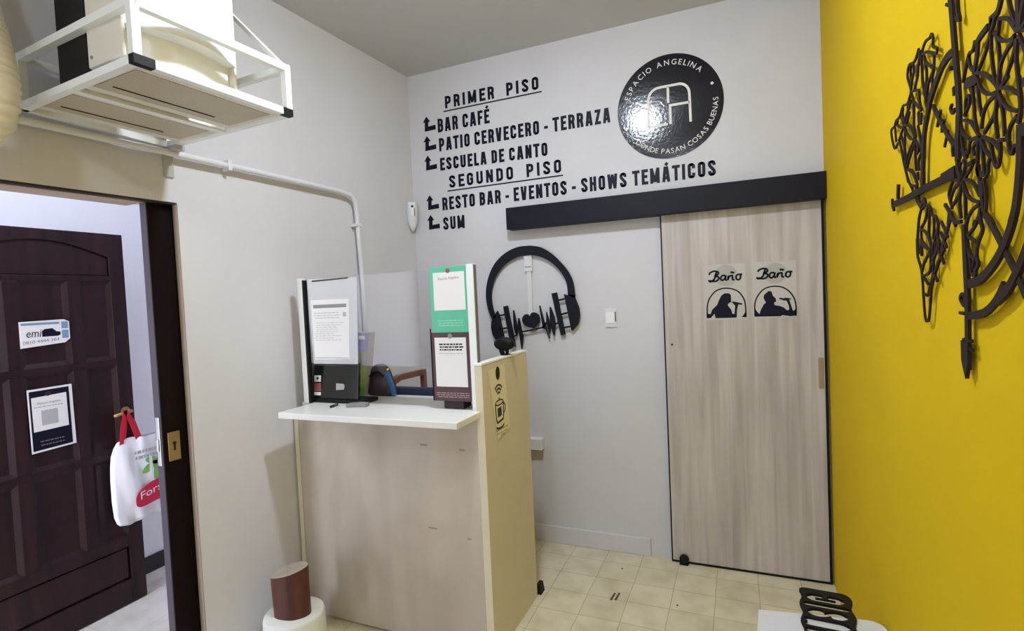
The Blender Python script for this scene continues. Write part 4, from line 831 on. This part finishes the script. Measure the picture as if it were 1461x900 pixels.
t = thing('pen_clip', (-1.80, -1.165, TOP), 'tiny black clip lying left of the keys on the ledge', 'clip')
bm = NB(); tube(bm, [(-1.803, -1.15, TOP + .006), (-1.795, -1.205, TOP + .006)], .0055, 10); link('barrel', bm, M['dullblack'], t, True)
bm = NB(); tube(bm, [(-1.79, -1.15, TOP + .012), (-1.784, -1.19, TOP + .011)], .0016, 8); tube(bm, [(-1.80, -1.152, TOP + .008), (-1.79, -1.15, TOP + .012)], .0016, 8); link('clip_arm', bm, M['steel'], t)

# black webcam standing on the side panel
t = thing('webcam', (-1.04, -.80, 1.30), 'black oval webcam clamped on top of the counter side panel', 'webcam')
FWc = Matrix.Rotation(math.radians(90), 3, 'X')
bm = NB(); lathe(bm, (-1.045, -.835, 1.352), [(.012, -.022), (.040, -.020), (.052, -.008), (.052, .008), (.042, .020), (.02, .024)], 28, 1.0, .62, axis=FWc); link('head', bm, M['dullblack'], t, True)
bm = NB(); tube(bm, [(-1.062, -.835, 1.335), (-1.058, -.84, 1.318), (-1.052, -.845, 1.3035)], [.016, .013, .011], 12); link('stem', bm, M['dullblack'], t, True)
bm = NB(); tube(bm, [(-1.038, -.835, 1.335), (-1.030, -.838, 1.315), (-1.032, -.84, 1.3035)], [.012, .008, .007], 12); link('stem', bm, M['dullblack'], t, True)
bm = NB(); box(bm, -1.058, -1.022, -.86, -.82, 1.2998, 1.3045, .001); link('clamp', bm, M['dullblack'], t)

# wifi flyer hanging on the side panel
t = thing('wifi_flyer', (-1.015, -1.0, .95), 'cream flyer with a wifi cup drawing on the counter side panel', 'flyer')
FY = lambda y, z, c: Vector((XS + .0015 + c, y, z))
P = [(-1.078, 1.262), (-.93, 1.268), (-.905, 1.10), (-.885, .955), (-.995, .945), (-1.035, 1.08)]
bm = NB(); prism(bm, FY, [(-1.085, 1.258), (-.905, 1.268), (-.878, .962), (-1.012, .938), (-1.045, 1.07)], 0, .0012); link('sheet', bm, M['cream'], t)
bm = NB(); prism(bm, FY, circ(-.986, 1.234, .021, 24, .030), .0012, .0028); link('hanging_disc', bm, M['mdf'], t)
bm = NB()
for r_ in (.018, .034, .050): ribbon(bm, FY, circ(-.985, 1.128, r_, 12, r_ * 1.05, 40, 140), .0085, .0012, .0018)
prism(bm, FY, circ(-.984, 1.118, .006, 10), .0012, .0018)
ribbon(bm, FY, [(-1.026, 1.098), (-1.02, 1.03), (-1.012, 1.012), (-.948, 1.018), (-.942, 1.03), (-.940, 1.102)], .009, .0012, .0018)
ribbon(bm, FY, circ(-.983, 1.10, .043, 20, .011), .006, .0012, .0018, True)
ribbon(bm, FY, circ(-.938, 1.068, .018, 10, .022, -80, 80), .007, .0012, .0018)
ribbon(bm, FY, circ(-.981, .995, .040, 14, .012, 180, 360), .009, .0012, .0018)
prism(bm, FY, [(-1.004, 1.035), (-.962, 1.037), (-.962, 1.078), (-1.004, 1.076)], .0012, .0017)
link('cup_drawing', bm, M['ink'], t)
bm = NB(); fine_print(bm, FY, -1.025, -.90, .982, .972, 1, .0016, 31, .98, .6); fine_print(bm, FY, -1.02, -.905, 1.0 - .035, .956, 1, .0016, 32, .98, .5); fine_print(bm, FY, -.985, -.93, .954, .944, 1, .0016, 33, .9, .5); link('fine_print', bm, M['greyink'], t)

# ================================================================== CHAIR AND BAG BEHIND THE COUNTER
ch = thing('bar_armchair', (-1.60, -.52, 0), 'reddish wooden high chair with navy back behind the counter', 'chair')
bm = NB(); box(bm, -1.80, -1.40, -.775, -.745, .96, 1.116, .006); link('backrest', bm, M['navyfabric'], ch)
bm = NB(); box(bm, -1.79, -1.41, -.76, -.36, .70, .745, .012); link('seat', bm, M['navyfabric'], ch)
for x, y in ((-1.775, -.74), (-1.425, -.74), (-1.775, -.38), (-1.425, -.38)):
    bm = NB(); box(bm, x - .017, x + .017, y - .017, y + .017, 0, .70 if y > -.5 else .96, .003); link('leg', bm, M['chairwood'], ch)
for x in (-1.44, -1.76):
    bm = NB(); P = [(x, -.765, 1.0), (x, -.765, 1.12), (x, -.755, 1.14), (x, -.70, 1.155), (x, -.44, 1.15)]
    tube(bm, P, .016, square=True); tube(bm, [(x, -.45, 1.15), (x, -.44, .70)], .014, square=True); link('arm', bm, M['chairwood'], ch)
for z in (.25,):
    for y in (-.74, -.38): bm = NB(); box(bm, -1.76, -1.44, y - .011, y + .011, z, z + .03, .002); link('stretcher', bm, M['chairwood'], ch)
# dark backpack standing at the back of the worktop
t = thing('dark_backpack', (-1.80, -.88, TOP), 'dark brown backpack on the worktop right of the printed packet', 'backpack')
FQ = frame((-1.765, -.875, TOP + .0005), (1, 0, 0), (0, -1, 0))
bm = NB(); prof = [(-.05, 0), (.092, 0), (.086, .05), (.066, .115), (.045, .148), (.02, .162), (-.01, .158), (-.035, .13), (-.045, .06)]
prism(bm, FQ, smooth2(prof, 3, True), -.035, .02); bmesh.ops.bevel(bm, geom=[e for e in bm.edges if e.is_boundary is False and len(e.link_faces) == 2 and abs(e.calc_face_angle(0)) > 1.2], offset=.006, segments=2, affect='EDGES')
link('bag_body', bm, M['maroonbag'], t, True)
bm = NB(); tube(bm, [FQ(x, z, .024) for x, z in smooth2([(-.035, .10), (-.01, .122), (.025, .125), (.052, .105)], 4)], .006, 8); link('strap', bm, M['dullblack'], t, True)
bm = NB(); tube(bm, [FQ(.066, .128, 0), FQ(.060, .140, .002)], .014, 12); link('toggle', bm, M['brass'], t, True)
bm = NB(); ribbon(bm, FQ, [(.066, .125), (.080, .085), (.096, .045), (.104, .002)], .016, .0, .02); link('blue_strap', bm, M['bluefab'], t)
# wooden block on the floor behind the counter's side panel
t = thing('door_wedge', (-1.0, -.585, 0), 'small dark wooden wedge on the floor at the rear foot of the counter', 'wedge')
bm = NB(); hexa(bm, [(-1.03, -.60, 0), (-1.005, -.60, 0), (-1.005, -.545, 0), (-1.03, -.545, 0), (-1.03, -.60, .055), (-1.012, -.60, .055), (-1.012, -.55, .052), (-1.03, -.55, .052)]); link('wedge_body', bm, M['mdf'], t)

# ================================================================== LOG AND PLINTH
pl = thing('round_plinth', (-1.897, -1.400, 0), 'low round white concrete plinth on the floor at the counter corner', 'plinth')
bm = NB(); lathe(bm, (-1.897, -1.400, 0), [(.139, 0), (.136, .06), (.131, .185), (.128, .195), (.122, .199), (.06, .200)], 40); link('plinth_body', bm, M['stone'], pl, True)
lg = thing('wooden_log', (-1.895, -1.412, .20), 'short reddish log with slanted top standing on the white plinth', 'log')
bm = NB(); n = 30; lo, hi = [], []
for i in range(n):
    a = 2 * math.pi * i / n; r_ = .080 * (1 + .10 * math.cos(2 * (a - .4)) + .02 * math.sin(5 * a))
    x, y = r_ * math.cos(a), r_ * math.sin(a) * .85
    ztop = .195 + .26 * (x * .9 + y * .35) ; lo.append(bm.verts.new((-1.893 + x * .97, -1.412 + y * .97, .2002))); hi.append(bm.verts.new((-1.898 + x, -1.412 + y, .2 + ztop)))
for i in range(n): bm.faces.new((lo[i], lo[(i + 1) % n], hi[(i + 1) % n], hi[i]))
tp = [v.co.copy() for v in hi]; bm.faces.new(lo[::-1]); bm.faces.new(hi); link('bark', bm, M['redwood'], lg, False)
bm = NB(); c = sum((Vector(p) for p in tp), Vector()) / n
a = [bm.verts.new(Vector(p) + Vector((0, 0, .0004))) for p in tp]; b = [bm.verts.new(c.lerp(Vector(p), .97) + Vector((0, 0, .0035))) for p in tp]
for i in range(n): bm.faces.new((a[i], a[(i + 1) % n], b[(i + 1) % n], b[i]))
bm.faces.new(b); bm.faces.new(a[::-1]); link('cut_face', bm, M['logtop'], lg)
bm = NB(); lathe(bm, c + Vector((0, .0, .003)), [(.008, 0), (.008, .004), (.003, .005)], 12); link('nail_head', bm, M['steel'], lg, True)

# ================================================================== WHITE TABLE AND MUSIC SIGN
tb = thing('low_white_table', (.22, -1.45, 0), 'low white table against the yellow wall at the lower right', 'table')
bm = NB(); P = [(.030, -1.175), (.360, -1.128)] + [(.405 - .04 + .04 * math.sin(a), -1.128 - .04 + .04 * math.cos(a)) for a in (0.3, .8, 1.3, 1.57)] + [(.405, -1.95), (-.02, -1.95)]
prism(bm, ID, P, .425, .45); link('tabletop', bm, M['tablewhite'], tb)
for x, y in ((.06, -1.22), (.36, -1.19), (.03, -1.90), (.36, -1.90)):
    bm = NB(); box(bm, x - .02, x + .02, y - .02, y + .02, 0, .425, .002); link('leg', bm, M['tablewhite'], tb)
# the sign lies on the table and sticks out over its far edge; its word reads away from the camera
ms = thing('music_sign', (.25, -1.2, .45), 'black cut-out sign reading MUSIC lying on the low white table', 'sign')
FZ = frame((.250, -1.012, .451), (.055, 1, 0), (0, 0, 1), (-1, .055, 0))       # u along the word, v toward the letter tops
bm = NB(); cap, tt = .118, .0235
word = 'MUSIC'; h = tt / 2 / cap; x = 0; its = []
for chh in word:
    w, S_ = glyph(chh, h); its.append((x, S_)); x += w * 1.0 + .11
tot = (x - .11) * cap; base = -tot - .018
def uv(px_, pz, xo): return (base + (xo + px_) * cap, -.059 + pz * cap)
# plate: outline with every letter cut out
def stroke_outline(pts, w):
    pts = [Vector(p) for p in pts]; Lh, Rh = [], []
    for i, p in enumerate(pts):
        d0 = (pts[i] - pts[i - 1]).normalized() if i else (pts[1] - pts[0]).normalized(); d1 = (pts[i + 1] - pts[i]).normalized() if i < len(pts) - 1 else d0
        t_ = (d0 + d1).normalized(); nn = Vector((-t_.y, t_.x)); kk = max(.6, abs(nn.dot(Vector((-d0.y, d0.x)))))
        Lh.append(p + nn * w / 2 / kk); Rh.append(p - nn * w / 2 / kk)
    return Lh + Rh[::-1]
NX, NY = 300, 96
u0, u1, v0, v1 = base - .03, .016, -.088, .088
def inside_plate(u, v):
    rad = .024
    cu, cv = min(max(u, u0 + rad), u1 - rad), min(max(v, -.078 + rad + .004 * math.sin(u * 60)), .078 - rad + .004 * math.sin(u * 60 + 1))
    return (u - cu) ** 2 + (v - cv) ** 2 <= rad * rad
segs = []
for xo, S_ in its:
    for s_ in S_:
        q = [Vector(uv(px_, pz, xo)) for px_, pz in s_]
        segs += [(q[i], q[i + 1]) for i in range(len(q) - 1)]
def dist(p, a, b):
    d = b - a; t_ = max(0, min(1, (p - a).dot(d) / max(d.length_squared, 1e-12))); return (p - (a + d * t_)).length
grid = {}
us = [u0 + (u1 - u0) * i / NX for i in range(NX + 1)]; vs_ = [v0 + (v1 - v0) * j / NY for j in range(NY + 1)]
cell = [[False] * NY for _ in range(NX)]
for i in range(NX):
    for j in range(NY):
        p = Vector(((us[i] + us[i + 1]) / 2, (vs_[j] + vs_[j + 1]) / 2))
        if inside_plate(p.x, p.y): cell[i][j] = all(dist(p, a, b) > tt / 2 for a, b in segs)
def gv(i, j, c):
    kk = (i, j, c)
    if kk not in grid: grid[kk] = bm.verts.new(FZ(us[i], vs_[j], 0 if c == 0 else .009))
    return grid[kk]
for i in range(NX):
    for j in range(NY):
        if not cell[i][j]: continue
        bm.faces.new((gv(i, j, 1), gv(i + 1, j, 1), gv(i + 1, j + 1, 1), gv(i, j + 1, 1))); bm.faces.new((gv(i, j, 0), gv(i, j + 1, 0), gv(i + 1, j + 1, 0), gv(i + 1, j, 0)))
        for di, dj, e in ((-1, 0, ((i, j), (i, j + 1))), (1, 0, ((i + 1, j), (i + 1, j + 1))), (0, -1, ((i, j), (i + 1, j))), (0, 1, ((i, j + 1), (i + 1, j + 1)))):
            a, b = i + di, j + dj
            if not (0 <= a < NX and 0 <= b < NY and cell[a][b]): bm.faces.new((gv(*e[0], 0), gv(*e[1], 0), gv(*e[1], 1), gv(*e[0], 1)))
link('plate', bm, M['black'], ms)

# scuffs on the floor tiles
bm = NB()
for x, y in ((-.65, -.47), (-.628, -.462)):
    prism(bm, ID, [(x - .008, y - .06), (x + .004, y - .062), (x + .010, y + .01), (x + .0, y + .012)], .0002, .0006)
for x, y in ((-.66, -.2), (-.33, -.47)): prism(bm, ID, circ(x, y, .005, 8, .008), .0002, .0006)
o = struct('trim_1', bm, M['dirt'])
